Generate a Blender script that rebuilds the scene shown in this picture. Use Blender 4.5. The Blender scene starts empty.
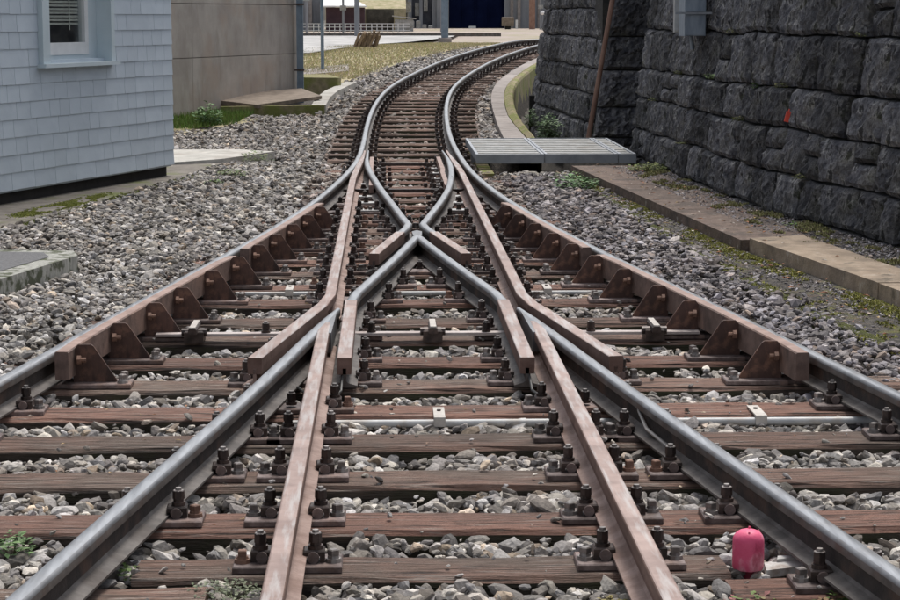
import bpy, math, random
import numpy as np
from mathutils import Vector, noise as mn
random.seed(7); rng = np.random.default_rng(11)
R = math.radians
scene = bpy.context.scene
col = scene.collection

# ------------------------------------------------------------------ camera
cd = bpy.data.cameras.new('camera'); cam = bpy.data.objects.new('camera', cd); col.objects.link(cam)
scene.camera = cam
cd.sensor_width = 36; cd.lens = 80.0; cd.clip_end = 2000; cd.clip_start = .1
cam.location = (-.225, 0, 1.68)
cam.rotation_euler = (math.pi/2 - math.atan(284/2000), 0, -math.atan(65/2000))

# ------------------------------------------------------------------ world and sun (bright overcast)
SUN_EL, SUN_AZ = R(64), R(20)
w = bpy.data.worlds.new('World'); scene.world = w; w.use_nodes = True
nt = w.node_tree; nt.nodes.clear()
sky = nt.nodes.new('ShaderNodeTexSky'); sky.sky_type = 'NISHITA'; sky.sun_disc = False
sky.sun_elevation = SUN_EL; sky.sun_rotation = SUN_AZ; sky.dust_density = 4; sky.air_density = 1.0; sky.ozone_density = 1.0
hs = nt.nodes.new('ShaderNodeHueSaturation'); hs.inputs['Saturation'].default_value = .38
bg = nt.nodes.new('ShaderNodeBackground'); bg.inputs[1].default_value = .125
wo = nt.nodes.new('ShaderNodeOutputWorld')
nt.links.new(sky.outputs[0], hs.inputs['Color']); nt.links.new(hs.outputs[0], bg.inputs[0]); nt.links.new(bg.outputs[0], wo.inputs[0])
sd = bpy.data.lights.new('sun', 'SUN'); sd.energy = 1.8; sd.angle = R(17); sd.color = (1, .96, .9)
sun = bpy.data.objects.new('sun', sd); col.objects.link(sun)
d = Vector((math.sin(SUN_AZ)*math.cos(SUN_EL), math.cos(SUN_AZ)*math.cos(SUN_EL), math.sin(SUN_EL)))
sun.rotation_euler = d.to_track_quat('Z', 'Y').to_euler()
scene.view_settings.view_transform = 'Standard'; scene.view_settings.look = 'None'
scene.view_settings.exposure = 0.42; scene.view_settings.gamma = 1

# ------------------------------------------------------------------ materials
MATS = {}
def mat(name, a, b, scale=6, stretch=(1, 1, 1), rough=.85, metal=0, bump=.3, bscale=60, bstretch=None, c=None, cscale=2, cw=.5,
        cpos=(.5, .62), spec=.4, rand=.25, detail=6, rvar=0, dist=.01, streak=None, crack=None, crack2=None):
    """a/b mixed by fine noise, c = third colour in patches, rand = per object brightness variation"""
    m = bpy.data.materials.new(name); m.use_nodes = True; MATS[name] = m
    N = m.node_tree.nodes; Lk = m.node_tree.links; P = N['Principled BSDF']
    tc = N.new('ShaderNodeTexCoord')
    def noise(sc, st, det=detail, rg=.6):
        mp = N.new('ShaderNodeMapping'); mp.inputs['Scale'].default_value = st
        n = N.new('ShaderNodeTexNoise'); n.inputs['Scale'].default_value = sc; n.inputs['Detail'].default_value = det
        n.inputs['Roughness'].default_value = rg
        Lk.new(tc.outputs['Object'], mp.inputs[0]); Lk.new(mp.outputs[0], n.inputs['Vector']); return n
    n1 = noise(scale, stretch)
    r1 = N.new('ShaderNodeValToRGB'); r1.color_ramp.elements[0].position = .36; r1.color_ramp.elements[1].position = .64
    r1.color_ramp.elements[0].color = (*a, 1); r1.color_ramp.elements[1].color = (*b, 1)
    Lk.new(n1.outputs[0], r1.inputs[0]); out = r1.outputs[0]
    def mixin(out, colr, sc, st, lo, hi, wgt):
        n2 = noise(sc, st); rr = N.new('ShaderNodeMapRange'); rr.inputs[1].default_value = lo; rr.inputs[2].default_value = hi
        rr.inputs[4].default_value = wgt; Lk.new(n2.outputs[0], rr.inputs[0])
        mx = N.new('ShaderNodeMix'); mx.data_type = 'RGBA'; Lk.new(rr.outputs[0], mx.inputs[0]); Lk.new(out, mx.inputs[6])
        mx.inputs[7].default_value = (*colr, 1); return mx.outputs[2]
    if c: out = mixin(out, c, cscale, (1, 1, 1), cpos[0], cpos[1], cw)
    if streak: out = mixin(out, streak[0], streak[1], streak[2], streak[3], streak[4], streak[5])
    if crack: out = mixin(out, *crack)
    if crack2: out = mixin(out, *crack2)
    if rand:
        oi = N.new('ShaderNodeObjectInfo'); mr = N.new('ShaderNodeMapRange')
        mr.inputs[3].default_value = 1 - rand; mr.inputs[4].default_value = 1 + rand
        Lk.new(oi.outputs['Random'], mr.inputs[0])
        h = N.new('ShaderNodeHueSaturation'); Lk.new(mr.outputs[0], h.inputs['Value']); Lk.new(out, h.inputs['Color']); out = h.outputs[0]
    Lk.new(out, P.inputs['Base Color'])
    P.inputs['Roughness'].default_value = rough; P.inputs['Metallic'].default_value = metal
    P.inputs['Specular IOR Level'].default_value = spec
    if rvar:
        rr = N.new('ShaderNodeMapRange'); rr.inputs[3].default_value = rough - rvar; rr.inputs[4].default_value = rough + rvar
        rr.inputs[1].default_value = .3; rr.inputs[2].default_value = .7
        Lk.new(n1.outputs[0], rr.inputs[0]); Lk.new(rr.outputs[0], P.inputs['Roughness'])
    if bump:
        nb = noise(bscale, bstretch or stretch, 5, .65); bp = N.new('ShaderNodeBump')
        bp.inputs['Strength'].default_value = bump; bp.inputs['Distance'].default_value = dist
        Lk.new(nb.outputs[0], bp.inputs['Height']); Lk.new(bp.outputs[0], P.inputs['Normal'])
    return m
def tone_mat(name, rough=.9, bump=.5, bscale=90, sub=0):
    m = bpy.data.materials.new(name); m.use_nodes = True; MATS[name] = m
    N = m.node_tree.nodes; Lk = m.node_tree.links; P = N['Principled BSDF']
    at = N.new('ShaderNodeAttribute'); at.attribute_name = 'tone'
    tc = N.new('ShaderNodeTexCoord'); n = N.new('ShaderNodeTexNoise'); n.inputs['Scale'].default_value = bscale; n.inputs['Detail'].default_value = 5
    Lk.new(tc.outputs['Object'], n.inputs['Vector'])
    mr = N.new('ShaderNodeMapRange'); mr.inputs[1].default_value = .3; mr.inputs[2].default_value = .7; mr.inputs[3].default_value = .72; mr.inputs[4].default_value = 1.28
    Lk.new(n.outputs[0], mr.inputs[0])
    h = N.new('ShaderNodeHueSaturation'); Lk.new(at.outputs['Color'], h.inputs['Color']); Lk.new(mr.outputs[0], h.inputs['Value'])
    Lk.new(h.outputs[0], P.inputs['Base Color']); P.inputs['Roughness'].default_value = rough; P.inputs['Specular IOR Level'].default_value = .3
    if bump:
        bp = N.new('ShaderNodeBump'); bp.inputs['Strength'].default_value = bump; bp.inputs['Distance'].default_value = .004
        Lk.new(n.outputs[0], bp.inputs['Height']); Lk.new(bp.outputs[0], P.inputs['Normal'])
    return m

tone_mat('stone_tone'); tone_mat('leaf_tone', .7, 0)
mat('polished_steel', (.15, .155, .165), (.235, .24, .25), 4, (7, 1, 1), .42, .35, .15, 40, rvar=.07, rand=0, dist=.003, c=(.12, .095, .085), cscale=7, cw=.5, cpos=(.5, .7), spec=.5)
mat('wheel_band', (.26, .27, .285), (.37, .385, .405), 5, (9, .6, 1), .33, .5, .1, 40, rvar=.06, rand=0, dist=.002, c=(.20, .18, .17), cscale=6, cw=.5, cpos=(.5, .7), spec=.5)
mat('dull_head', (.25, .175, .15), (.36, .265, .235), 9, (1, 1, 1), .48, .15, .25, 60, rand=.06, dist=.003, rvar=.08, c=(.17, .10, .08), cscale=6, cw=.55, cpos=(.52, .68), streak=((.44, .42, .41), 4, (9, .7, 1), .48, .62, .7))
mat('head_side', (.075, .068, .064), (.16, .145, .135), 9, (1, 1, 1), .5, .3, .3, 60, rand=.05, c=(.13, .08, .06), cscale=7, cw=.5, dist=.004)
mat('rail_body', (.025, .022, .021), (.06, .048, .043), 8, (1, 1, 1), .8, .05, .4, 60, rand=.06, c=(.12, .07, .05), cscale=4, cw=.6, cpos=(.52, .66), dist=.006)
mat('rail_foot', (.07, .062, .058), (.15, .135, .125), 12, (1, 1, 1), .65, .1, .4, 60, rand=.06, c=(.06, .045, .038), cscale=5, cw=.6, dist=.005)
mat('rail_foot_rust', (.24, .165, .14), (.36, .26, .225), 12, (1, 1, 1), .7, .1, .4, 60, rand=.06, c=(.16, .09, .065), cscale=5, cw=.6, dist=.005)
mat('rail_body_rust', (.12, .07, .054), (.22, .14, .115), 10, (1, 1, 1), .8, .05, .4, 60, rand=.06, c=(.09, .05, .04), cscale=5, cw=.6, dist=.006)
mat('guard_rust', (.105, .07, .058), (.20, .135, .112), 12, (1, 1, 1), .72, .05, .45, 60, rand=.06, c=(.25, .155, .12), cscale=4, cw=.7, cpos=(.5, .64), dist=.005, streak=((.055, .038, .032), 7, (1, 1, .4), .56, .66, .7))
mat('guard_top', (.25, .165, .135), (.37, .26, .22), 9, (1, 1, 1), .5, .1, .3, 60, rand=.05, c=(.17, .10, .075), cscale=7, cw=.6, cpos=(.5, .66), dist=.003)
mat('bracket_rust', (.06, .034, .028), (.13, .068, .05), 12, (1, 1, .3), .62, .1, .4, 60, rand=.25, c=(.23, .12, .08), cscale=16, cw=.7, cpos=(.5, .62), dist=.004, streak=((.03, .02, .018), 10, (1, 1, .3), .54, .64, .7))
mat('dark_iron', (.03, .022, .02), (.085, .06, .052), 25, (1, 1, 1), .45, .3, .3, 120, rand=.4, dist=.002)
mat('bolt_iron', (.16, .14, .13), (.36, .33, .31), 30, (1, 1, 1), .4, .45, .25, 120, rand=.35, dist=.002)
mat('rust_bolt', (.16, .09, .065), (.26, .15, .105), 30, (1, 1, 1), .7, .1, .25, 120, rand=.25, dist=.002)
mat('plate_iron', (.10, .072, .066), (.22, .175, .165), 30, (1, 1, 1), .5, .2, .3, 90, rand=.35, c=(.28, .16, .11), cscale=6, cw=.5, cpos=(.55, .7), dist=.002)
mat('sleeper_wood', (.14, .10, .078), (.25, .185, .15), 3.5, (1.4, 16, 16), .84, 0, 1, 4, (1.3, 26, 26), c=(.28, .165, .125), cscale=1.3, cw=.75, cpos=(.44, .56),
    rand=.24, dist=.03, detail=8, streak=((.40, .36, .32), 4, (1.2, 15, 15), .55, .66, .7), crack=((.022, .016, .013), 2.6, (1, 34, 34), .545, .60, .9), crack2=((.05, .036, .028), 3.5, (1, 2.5, 2.5), .56, .68, .7))
mat('sleeper_wood_red', (.15, .088, .068), (.27, .165, .13), 3.5, (1.4, 16, 16), .84, 0, 1, 4, (1.3, 26, 26), c=(.32, .17, .125), cscale=1.3, cw=.8, cpos=(.38, .54),
    rand=.24, dist=.03, detail=8, streak=((.38, .33, .29), 4, (1.2, 15, 15), .55, .66, .7), crack=((.022, .016, .013), 2.6, (1, 34, 34), .545, .60, .9), crack2=((.05, .036, .028), 3.5, (1, 2.5, 2.5), .56, .68, .7))
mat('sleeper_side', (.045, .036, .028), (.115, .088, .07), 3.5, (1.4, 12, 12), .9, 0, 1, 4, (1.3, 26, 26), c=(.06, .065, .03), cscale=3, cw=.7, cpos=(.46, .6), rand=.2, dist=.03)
mat('galvanised', (.30, .305, .30), (.45, .45, .44), 8, (1, 1, 1), .55, .3, .2, 40, rand=.05, c=(.22, .20, .16), cscale=3, cw=.6)
mat('galv_frame', (.24, .26, .29), (.34, .36, .39), 5, (1, 1, 1), .5, .3, .1, 40, rand=.04)
mat('conduit_grey', (.38, .39, .40), (.50, .50, .49), 8, (1, 1, 1), .55, .1, .1, 40, rand=.05, c=(.3, .24, .18), cscale=6, cw=.5)
mat('strap_metal', (.40, .37, .34), (.52, .49, .45), 12, (1, 1, 1), .55, .2, .1, 60, rand=.1)
mat('bar_bright', (.42, .41, .40), (.60, .59, .58), 20, (1, 1, 1), .4, .4, .1, 60, rand=.15)
mat('bar_steel', (.34, .28, .26), (.46, .41, .39), 9, (1, 1, 1), .5, .25, .1, 60, rand=.05)
mat('ground_grit', (.055, .05, .045), (.13, .115, .10), 30, (1, 1, 1), .95, 0, 1, 60, rand=0, dist=.03)
mat('verge_soil', (.05, .047, .045), (.15, .135, .12), 18, (1, 1, 1), .95, 0, 1, 60, rand=0, dist=.03, c=(.17, .17, .05), cscale=3.2, cw=.85, cpos=(.52, .62),
    streak=((.20, .14, .10), 9, (1, 1, 1), .56, .64, .8))
mat('moss', (.05, .06, .015), (.13, .14, .03), 22, (1, 1, 1), .95, 0, 1, 80, rand=.1, dist=.03, c=(.08, .07, .05), cscale=5, cw=.8)
mat('mossy_concrete', (.20, .16, .10), (.32, .27, .16), 9, (1, 1, 1), .9, 0, .6, 50, rand=.05, c=(.17, .19, .045), cscale=3, cw=.9, cpos=(.42, .58), dist=.02)
mat('brown_slab', (.095, .068, .055), (.18, .13, .105), 9, (1, 1, 1), .85, 0, .7, 40, rand=.1, c=(.07, .055, .047), cscale=3, cw=.8, dist=.015, streak=((.33, .30, .27), 16, (1, 1, 1), .62, .68, .8))
mat('tan_slab', (.24, .185, .135), (.38, .30, .225), 5, (1, 1, 1), .88, 0, .6, 40, rand=.05, c=(.17, .135, .10), cscale=3, cw=.7, dist=.012, streak=((.45, .39, .33), 9, (1, 1, 1), .6, .68, .6), crack=((.07, .06, .045), 5, (1, 1, 1), .6, .68, .7))
mat('concrete_pale', (.36, .35, .32), (.52, .50, .46), 5, (1, 1, 1), .9, 0, .3, 50, rand=.08, c=(.28, .25, .22), cscale=2, cw=.6)
mat('concrete_path', (.25, .22, .205), (.34, .305, .285), 6, (1, 1, 1), .9, 0, .3, 50, rand=.12)
mat('platform_concrete', (.125, .11, .095), (.20, .18, .155), 6, (1, 1, 1), .9, 0, .35, 70, rand=.03, c=(.11, .13, .03), cscale=1.3, cw=.85, cpos=(.5, .62))
mat('asphalt_dark', (.10, .10, .105), (.16, .16, .165), 40, (1, 1, 1), .85, 0, .5, 120, rand=0)
mat('curb_mossy', (.26, .26, .24), (.42, .42, .38), 12, (3, 3, .6), .9, 0, .4, 70, rand=.03, c=(.055, .065, .03), cscale=9, cw=.9, cpos=(.5, .58))
mat('panel_concrete', (.33, .30, .27), (.46, .425, .385), 2.2, (1, 1, .7), .88, 0, .2, 60, rand=.04, c=(.40, .32, .26), cscale=1.3, cw=.6, streak=((.26, .23, .19), 3, (1.5, 1.5, .4), .56, .74, .6))
mat('shingle_blue', (.49, .56, .625), (.55, .62, .685), 3, (1, 1, 1), .7, 0, .3, 160, rand=.045, c=(.47, .54, .61), cscale=9, cw=.5, dist=.003,
    streak=((.34, .31, .28), 1.7, (1, 1, .5), .60, .78, .55))
mat('frame_blue', (.52, .61, .65), (.58, .66, .70), 3, (1, 1, 1), .55, 0, .1, 50, rand=.03)
mat('white_paint', (.66, .67, .67), (.74, .75, .75), 6, (1, 1, 1), .5, 0, .1, 50, rand=.03)
mat('scrap_white', (.42, .41, .39), (.62, .61, .59), 14, (1, 1, 1), .6, 0, .3, 60, rand=0, c=(.2, .14, .1), cscale=9, cw=.7)
mat('blind', (.5, .49, .43), (.58, .57, .5), 6, (1, 1, 1), .6, 0, 0, rand=.05)
mat('room_dark', (.28, .29, .30), (.38, .39, .40), 3, (1, 1, 1), .9, 0, 0, rand=0)
mat('base_black', (.018, .017, .016), (.035, .032, .03), 6, (1, 1, 1), .95, 0, .2, 50, rand=0)
mat('masonry', (.05, .052, .064), (.225, .222, .232), 13, (1, 1, .8), .82, 0, 1, 34, (1, 1, .8), rand=.5, dist=.05, c=(.48, .47, .45), cscale=11, cw=.8, cpos=(.54, .66), detail=12,
    streak=((.19, .17, .125), 2.2, (1, 1, 1), .54, .7, .5), crack=((.016, .016, .019), 12, (1, 1, .8), .55, .62, .9), crack2=((.11, .12, .04), 1.6, (1, 1, 1), .62, .7, .5))
mat('masonry_joint', (.02, .02, .02), (.05, .046, .04), 14, (1, 1, 1), .95, 0, .6, 60, rand=0)
mat('post_blue_grey', (.15, .20, .25), (.22, .28, .335), 5, (1, 1, 1), .55, .2, .1, 50, rand=.05)
mat('pole_rust', (.22, .12, .085), (.34, .21, .16), 8, (1, 1, .4), .7, 0, .2, 60, rand=.03)
mat('cabinet_blue', (.22, .265, .32), (.32, .37, .43), 12, (1, 1, .3), .55, .2, .2, 60, rand=.03)
mat('red_plastic', (.70, .085, .19), (.80, .14, .26), 7, (1, 1, 1), .5, 0, .4, 30, rand=0, c=(.88, .42, .50), cscale=12, cw=.75, cpos=(.5, .62), dist=.006, streak=((.45, .04, .09), 14, (1, 1, .5), .56, .66, .7))
mat('red_neck', (.16, .015, .03), (.22, .02, .04), 9, (1, 1, 1), .5, 0, 0, rand=0)
mat('red_tag', (.75, .08, .05), (.85, .11, .07), 9, (1, 1, 1), .5, 0, 0, rand=0)
mat('hatch_brown', (.17, .135, .105), (.27, .22, .175), 6, (1, 1, 1), .8, .1, .3, 60, rand=.04)
mat('board_grey', (.20, .19, .17), (.33, .31, .28), 7, (1, 6, 6), .9, 0, .4, 40, rand=.1)
mat('rotten_wood', (.14, .095, .06), (.30, .22, .15), 7, (6, 6, 1), .9, 0, .6, 40, rand=.3)
mat('apron', (.36, .355, .35), (.50, .49, .48), 1.6, (1, .4, 1), .9, 0, .3, 20, rand=0, c=(.26, .25, .24), cscale=.6, cw=.6)
mat('yard_soil', (.30, .25, .22), (.44, .37, .33), .9, (1, 1, 1), .95, 0, .4, 20, rand=0, c=(.24, .24, .10), cscale=.5, cw=.6)
mat('grass_soil', (.30, .28, .15), (.48, .41, .28), 3, (1, 1, 1), .95, 0, .6, 40, rand=0)
mat('bg_grey', (.19, .20, .22), (.30, .31, .33), 1.2, (1, 1, .3), .85, 0, 0, rand=.1)
mat('bg_dark', (.04, .045, .06), (.09, .095, .115), 1.5, (1, 1, 1), .85, 0, 0, rand=.1)
mat('navy_door', (.004, .007, .028), (.007, .012, .045), 1, (1, 1, 1), .9, 0, 0, rand=0, spec=.05)
mat('maroon_wall', (.05, .028, .035), (.075, .042, .05), 2, (1, 1, 1), .85, 0, 0, rand=0)
mat('bank_stone', (.055, .05, .04), (.12, .11, .085), 3, (1, 1, 1), .9, 0, .5, 20, rand=0)
mat('white_roof', (.7, .7, .7), (.8, .8, .8), 2, (1, 1, 1), .7, 0, 0, rand=0)
mat('cable_black', (.03, .03, .03), (.05, .05, .05), 9, (1, 1, 1), .5, 0, 0, rand=0)
mg = bpy.data.materials.new('window_glass'); mg.use_nodes = True; MATS['window_glass'] = mg
_p = mg.node_tree.nodes['Principled BSDF']; _p.inputs['Transmission Weight'].default_value = 1; _p.inputs['Roughness'].default_value = .02
_p.inputs['Base Color'].default_value = (.9, .95, .95, 1); _p.inputs['IOR'].default_value = 1.1

# ------------------------------------------------------------------ mesh helpers
class MB:
    def __init__(s): s.v = []; s.f = []; s.m = []
    def add(s, vs, fs, mi=0):
        b = len(s.v); s.v += [tuple(v) for v in vs]; s.f += [tuple(i+b for i in f) for f in fs]; s.m += [mi]*len(fs); return s
    def box(s, x0, x1, y0, y1, z0, z1, ch=0, mi=0, rz=0, piv=(0, 0)):
        x0, x1 = min(x0, x1), max(x0, x1); y0, y1 = min(y0, y1), max(y0, y1)
        zz = z1-ch
        vs = [(x0, y0, z0), (x1, y0, z0), (x1, y1, z0), (x0, y1, z0), (x0, y0, zz), (x1, y0, zz), (x1, y1, zz), (x0, y1, zz)]
        fs = [(3, 2, 1, 0), (0, 1, 5, 4), (1, 2, 6, 5), (2, 3, 7, 6), (3, 0, 4, 7)]
        if ch:
            vs += [(x0+ch, y0+ch, z1), (x1-ch, y0+ch, z1), (x1-ch, y1-ch, z1), (x0+ch, y1-ch, z1)]
            fs += [(4, 5, 9, 8), (5, 6, 10, 9), (6, 7, 11, 10), (7, 4, 8, 11), (8, 9, 10, 11)]
        else: fs += [(4, 5, 6, 7)]
        if rz:
            c, n = math.cos(rz), math.sin(rz)
            vs = [(piv[0]+(x-piv[0])*c-(y-piv[1])*n, piv[1]+(x-piv[0])*n+(y-piv[1])*c, z) for x, y, z in vs]
        return s.add(vs, fs, mi)
    def cyl(s, p0, p1, r0, r1=None, n=8, mi=0, caps=True, ph=0):
        r1 = r0 if r1 is None else r1
        p0 = Vector(p0); p1 = Vector(p1); a = (p1-p0).normalized()
        u = a.orthogonal().normalized(); v = a.cross(u)
        vs = []
        for p, r in ((p0, r0), (p1, r1)):
            for k in range(n):
                t = ph+2*math.pi*k/n; vs.append(p+u*(r*math.cos(t))+v*(r*math.sin(t)))
        fs = [(k, (k+1) % n, n+(k+1) % n, n+k) for k in range(n)]
        if caps: fs += [tuple(range(n-1, -1, -1)), tuple(range(n, 2*n))]
        return s.add(vs, fs, mi)
    def tube(s, pts, r, n=8, mi=0):
        for a, b in zip(pts[:-1], pts[1:]): s.cyl(a, b, r, r, n, mi)
        return s
    def lathe(s, c, prof, n=20, mi=0):
        vs = []
        for r, z in prof:
            for k in range(n):
                t = 2*math.pi*k/n; vs.append((c[0]+r*math.cos(t), c[1]+r*math.sin(t), c[2]+z))
        fs = [(j*n+k, j*n+(k+1) % n, (j+1)*n+(k+1) % n, (j+1)*n+k) for j in range(len(prof)-1) for k in range(n)]
        fs += [tuple(range(n-1, -1, -1)), tuple((len(prof)-1)*n+k for k in range(n))]
        return s.add(vs, fs, mi)
    def prism(s, poly, z0, z1, mi=0, ch=0):
        """poly: ccw list of (x,y), z0/z1 numbers or lists"""
        n = len(poly); Z0 = z0 if hasattr(z0, '__len__') else [z0]*n; Z1 = z1 if hasattr(z1, '__len__') else [z1]*n
        area = sum(poly[i][0]*poly[(i+1) % n][1]-poly[(i+1) % n][0]*poly[i][1] for i in range(n))
        if area < 0: poly = poly[::-1]; Z0 = list(Z0)[::-1]; Z1 = list(Z1)[::-1]
        vs = [(x, y, z) for (x, y), z in zip(poly, Z0)]+[(x, y, z) for (x, y), z in zip(poly, Z1)]
        fs = [tuple(range(n-1, -1, -1)), tuple(range(n, 2*n))]+[(k, (k+1) % n, n+(k+1) % n, n+k) for k in range(n)]
        return s.add(vs, fs, mi)
    def sweep(s, path, prof, mi=None, wscale=None, close=True, caps=True):
        """prof: list of (n,z) ccw seen from the end; path: (x,y,z); material index per profile edge in mi"""
        P = [Vector(p) for p in path]; k = len(prof); vs = []
        for i, p in enumerate(P):
            t = (P[min(i+1, len(P)-1)]-P[max(i-1, 0)]); t.z = 0; t.normalize(); nx = Vector((t.y, -t.x, 0))
            ws = wscale[i] if wscale else 1
            for a, z in prof: vs.append(p+nx*(a*ws)+Vector((0, 0, z)))
        base = len(s.v); s.v += [tuple(v) for v in vs]
        for i in range(len(P)-1):
            for j in range(k if close else k-1):
                jj = (j+1) % k
                s.f.append((base+i*k+j, base+i*k+jj, base+(i+1)*k+jj, base+(i+1)*k+j)); s.m.append(mi[j] if mi else 0)
        if caps and close:
            s.f.append(tuple(base+j for j in range(k-1, -1, -1))); s.m.append(mi[-1] if mi else 0)
            s.f.append(tuple(base+(len(P)-1)*k+j for j in range(k))); s.m.append(mi[-1] if mi else 0)
        return s
    def mesh(s, name, mats, off=(0, 0, 0), smooth=False):
        me = bpy.data.meshes.new(name)
        me.from_pydata([(x-off[0], y-off[1], z-off[2]) for x, y, z in s.v], [], s.f)
        mats = mats if isinstance(mats, (list, tuple)) else [mats]
        for q in mats: me.materials.append(MATS[q])
        if len(mats) > 1: me.polygons.foreach_set('material_index', s.m)
        if smooth:
            me.polygons.foreach_set('use_smooth', [True]*len(me.polygons))
            me.update(); me.set_sharp_from_angle(angle=R(40))
        me.update(); return me
def link(name, data, parent=None, loc=(0, 0, 0)):
    o = bpy.data.objects.new(name, data); col.objects.link(o); o.parent = parent; o.location = loc; return o
def wl(o):
    v = Vector(o.location)
    while o.parent: o = o.parent; v += Vector(o.location)
    return v
def build(mb, name, mats, parent=None, origin=None, smooth=False):
    """one mesh object; vertices are given in world coordinates"""
    if parent is not None:
        off = wl(parent) if origin is None else Vector(origin)
        return link(name, mb.mesh(name, mats, off, smooth), parent, off-wl(parent))
    off = Vector(origin or (0, 0, 0)); return link(name, mb.mesh(name, mats, off, smooth), None, off)
def tag(o, label=None, cat=None, group=None, kind=None):
    if label: o['label'] = label
    if cat: o['category'] = cat
    if group: o['group'] = group
    if kind: o['kind'] = kind
    return o
def thing(name, loc, label, cat, group=None): return tag(link(name, None, None, loc), label, cat, group)

# ------------------------------------------------------------------ layout of track and terrain
TR = np.array([(0.05, 23.5, 0.014, 0.001), (0.055, 25.0, 0.059, 0.005), (0.07, 26.5, 0.109, 0.013), (0.1, 28.0, 0.166, 0.024), (0.149, 29.499, 0.228, 0.038),
 (0.222, 30.997, 0.286, 0.054), (0.317, 32.494, 0.335, 0.069), (0.436, 33.989, 0.376, 0.084), (0.576, 35.483, 0.407, 0.099), (0.74, 36.974, 0.44, 0.114),
 (0.927, 38.462, 0.479, 0.131), (1.139, 39.947, 0.525, 0.147), (1.377, 41.428, 0.577, 0.165), (1.641, 42.904, 0.631, 0.183), (1.931, 44.376, 0.684, 0.201),
 (2.248, 45.842, 0.736, 0.219), (2.591, 47.302, 0.788, 0.237), (2.962, 48.756, 0.839, 0.256), (3.359, 50.202, 0.889, 0.274), (3.782, 51.641, 0.92, 0.293),
 (4.233, 53.072, 0.92, 0.311), (4.71, 54.494, 0.92, 0.33), (5.214, 55.907, 0.92, 0.349), (5.745, 57.31, 0.92, 0.368), (8.3, 63.2, .92, .42), (11, 69, .92, .45)])
def T(y): return float(np.interp(y, [0, 23, *TR[:, 1]], [0, 0, *TR[:, 2]]))
def Tn(y): return np.interp(y, [0, 23, *TR[:, 1]], [0, 0, *TR[:, 2]])
def xt(y): return np.interp(y, [0, 17, 22.5, *TR[:, 1]], [0, 0, .045, *TR[:, 0]])
OL = [0, 2, 4, 6, 7.5, 9, 10, 11.3, 12.2, 13.2, 14.2, 15.2, 16.6, 17.8, 20, 24]
OV = [0, .025, .11, .245, .37, .525, .65, .825, .955, 1.09, 1.215, 1.345, 1.56, 1.73, 2.05, 2.6]
# smoothed lookup of the diverging offset
_l = np.linspace(0, 24, 481); _o = np.interp(_l, OL, OV)
for _ in range(3): _o = np.convolve(np.pad(_o, 12, mode='edge' if _ == 9 else 'reflect', reflect_type='odd'), np.ones(25)/25, 'valid')
_o = np.maximum(_o-_o[0], 0)
def off(y): return float(np.interp(23-y, _l, _o))
def sm(y, a, b): t = min(max((y-a)/(b-a), 0), 1); return t*t*(3-2*t)
def stockL(y): return -(.53+off(y))-.055*(1-sm(y, 12, 17.5))+.035*sm(y, 17, 23) if y <= 23 else None
def stockR(y): return (.53+off(y))+.065*sm(y, 17, 23)
def A(y): return .53-off(y)           # right rail of the left hand track
def B(y): return -.53+off(y)

KERB = [(2.9, 6.0), (2.35, 9.8), (2.18, 11.41), (1.99, 13.92), (1.81, 18.83), (1.75, 21.3)]
def kerbx(y): return float(np.interp(y, [k[1] for k in KERB], [k[0] for k in KERB]))

# ------------------------------------------------------------------ ground sheet
def ground():
    ys = np.concatenate([np.arange(-6, 21, 1.0), np.arange(21, 60, .4), np.arange(60, 420, 12)])
    xs = np.concatenate([np.arange(-160, -6, 11), np.arange(-6, .6, .6), np.arange(.6, 6, .12), np.arange(6, 160, 11)])
    X, Y = np.meshgrid(xs, ys); Z = Tn(Y)-.11
    hole = (Y > 21.1) & (Y < 24.7) & (X > .85) & (X < 3.4)
    Z = np.where(hole, -.45, Z)
    dx = X-xt(Y)
    dit = (Y > 24.4) & (Y < 58) & (dx > 1.50) & (dx < 2.2); Z = np.where(dit, Z-.5, Z)
    vs = np.stack([X, Y, Z], -1).reshape(-1, 3); w_ = len(xs)
    fs = [(j*w_+i, j*w_+i+1, (j+1)*w_+i+1, (j+1)*w_+i) for j in range(len(ys)-1) for i in range(w_-1)]
    me = bpy.data.meshes.new('ground'); me.from_pydata(vs.tolist(), [], fs); me.materials.append(MATS['ground_grit'])
    tag(link('ground', me), kind='structure')
ground()
def sheet(name, poly, dz, matname, kind='structure', thick=.0, res=None):
    """flat sheet following the terrain: poly given as left/right x per y rows"""
    vs = []; fs = []
    for (y, a, b) in poly:
        for k in range(9): x = a+(b-a)*k/8; vs.append((x, y, T(y)+dz+.008*mn.noise((x*2, y*2, 3))))
    for j in range(len(poly)-1):
        for k in range(8): fs.append((j*9+k, j*9+k+1, (j+1)*9+k+1, (j+1)*9+k))
    me = bpy.data.meshes.new(name); me.from_pydata(vs, [], fs); me.materials.append(MATS[matname])
    return tag(link(name, me), kind=kind)

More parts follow.
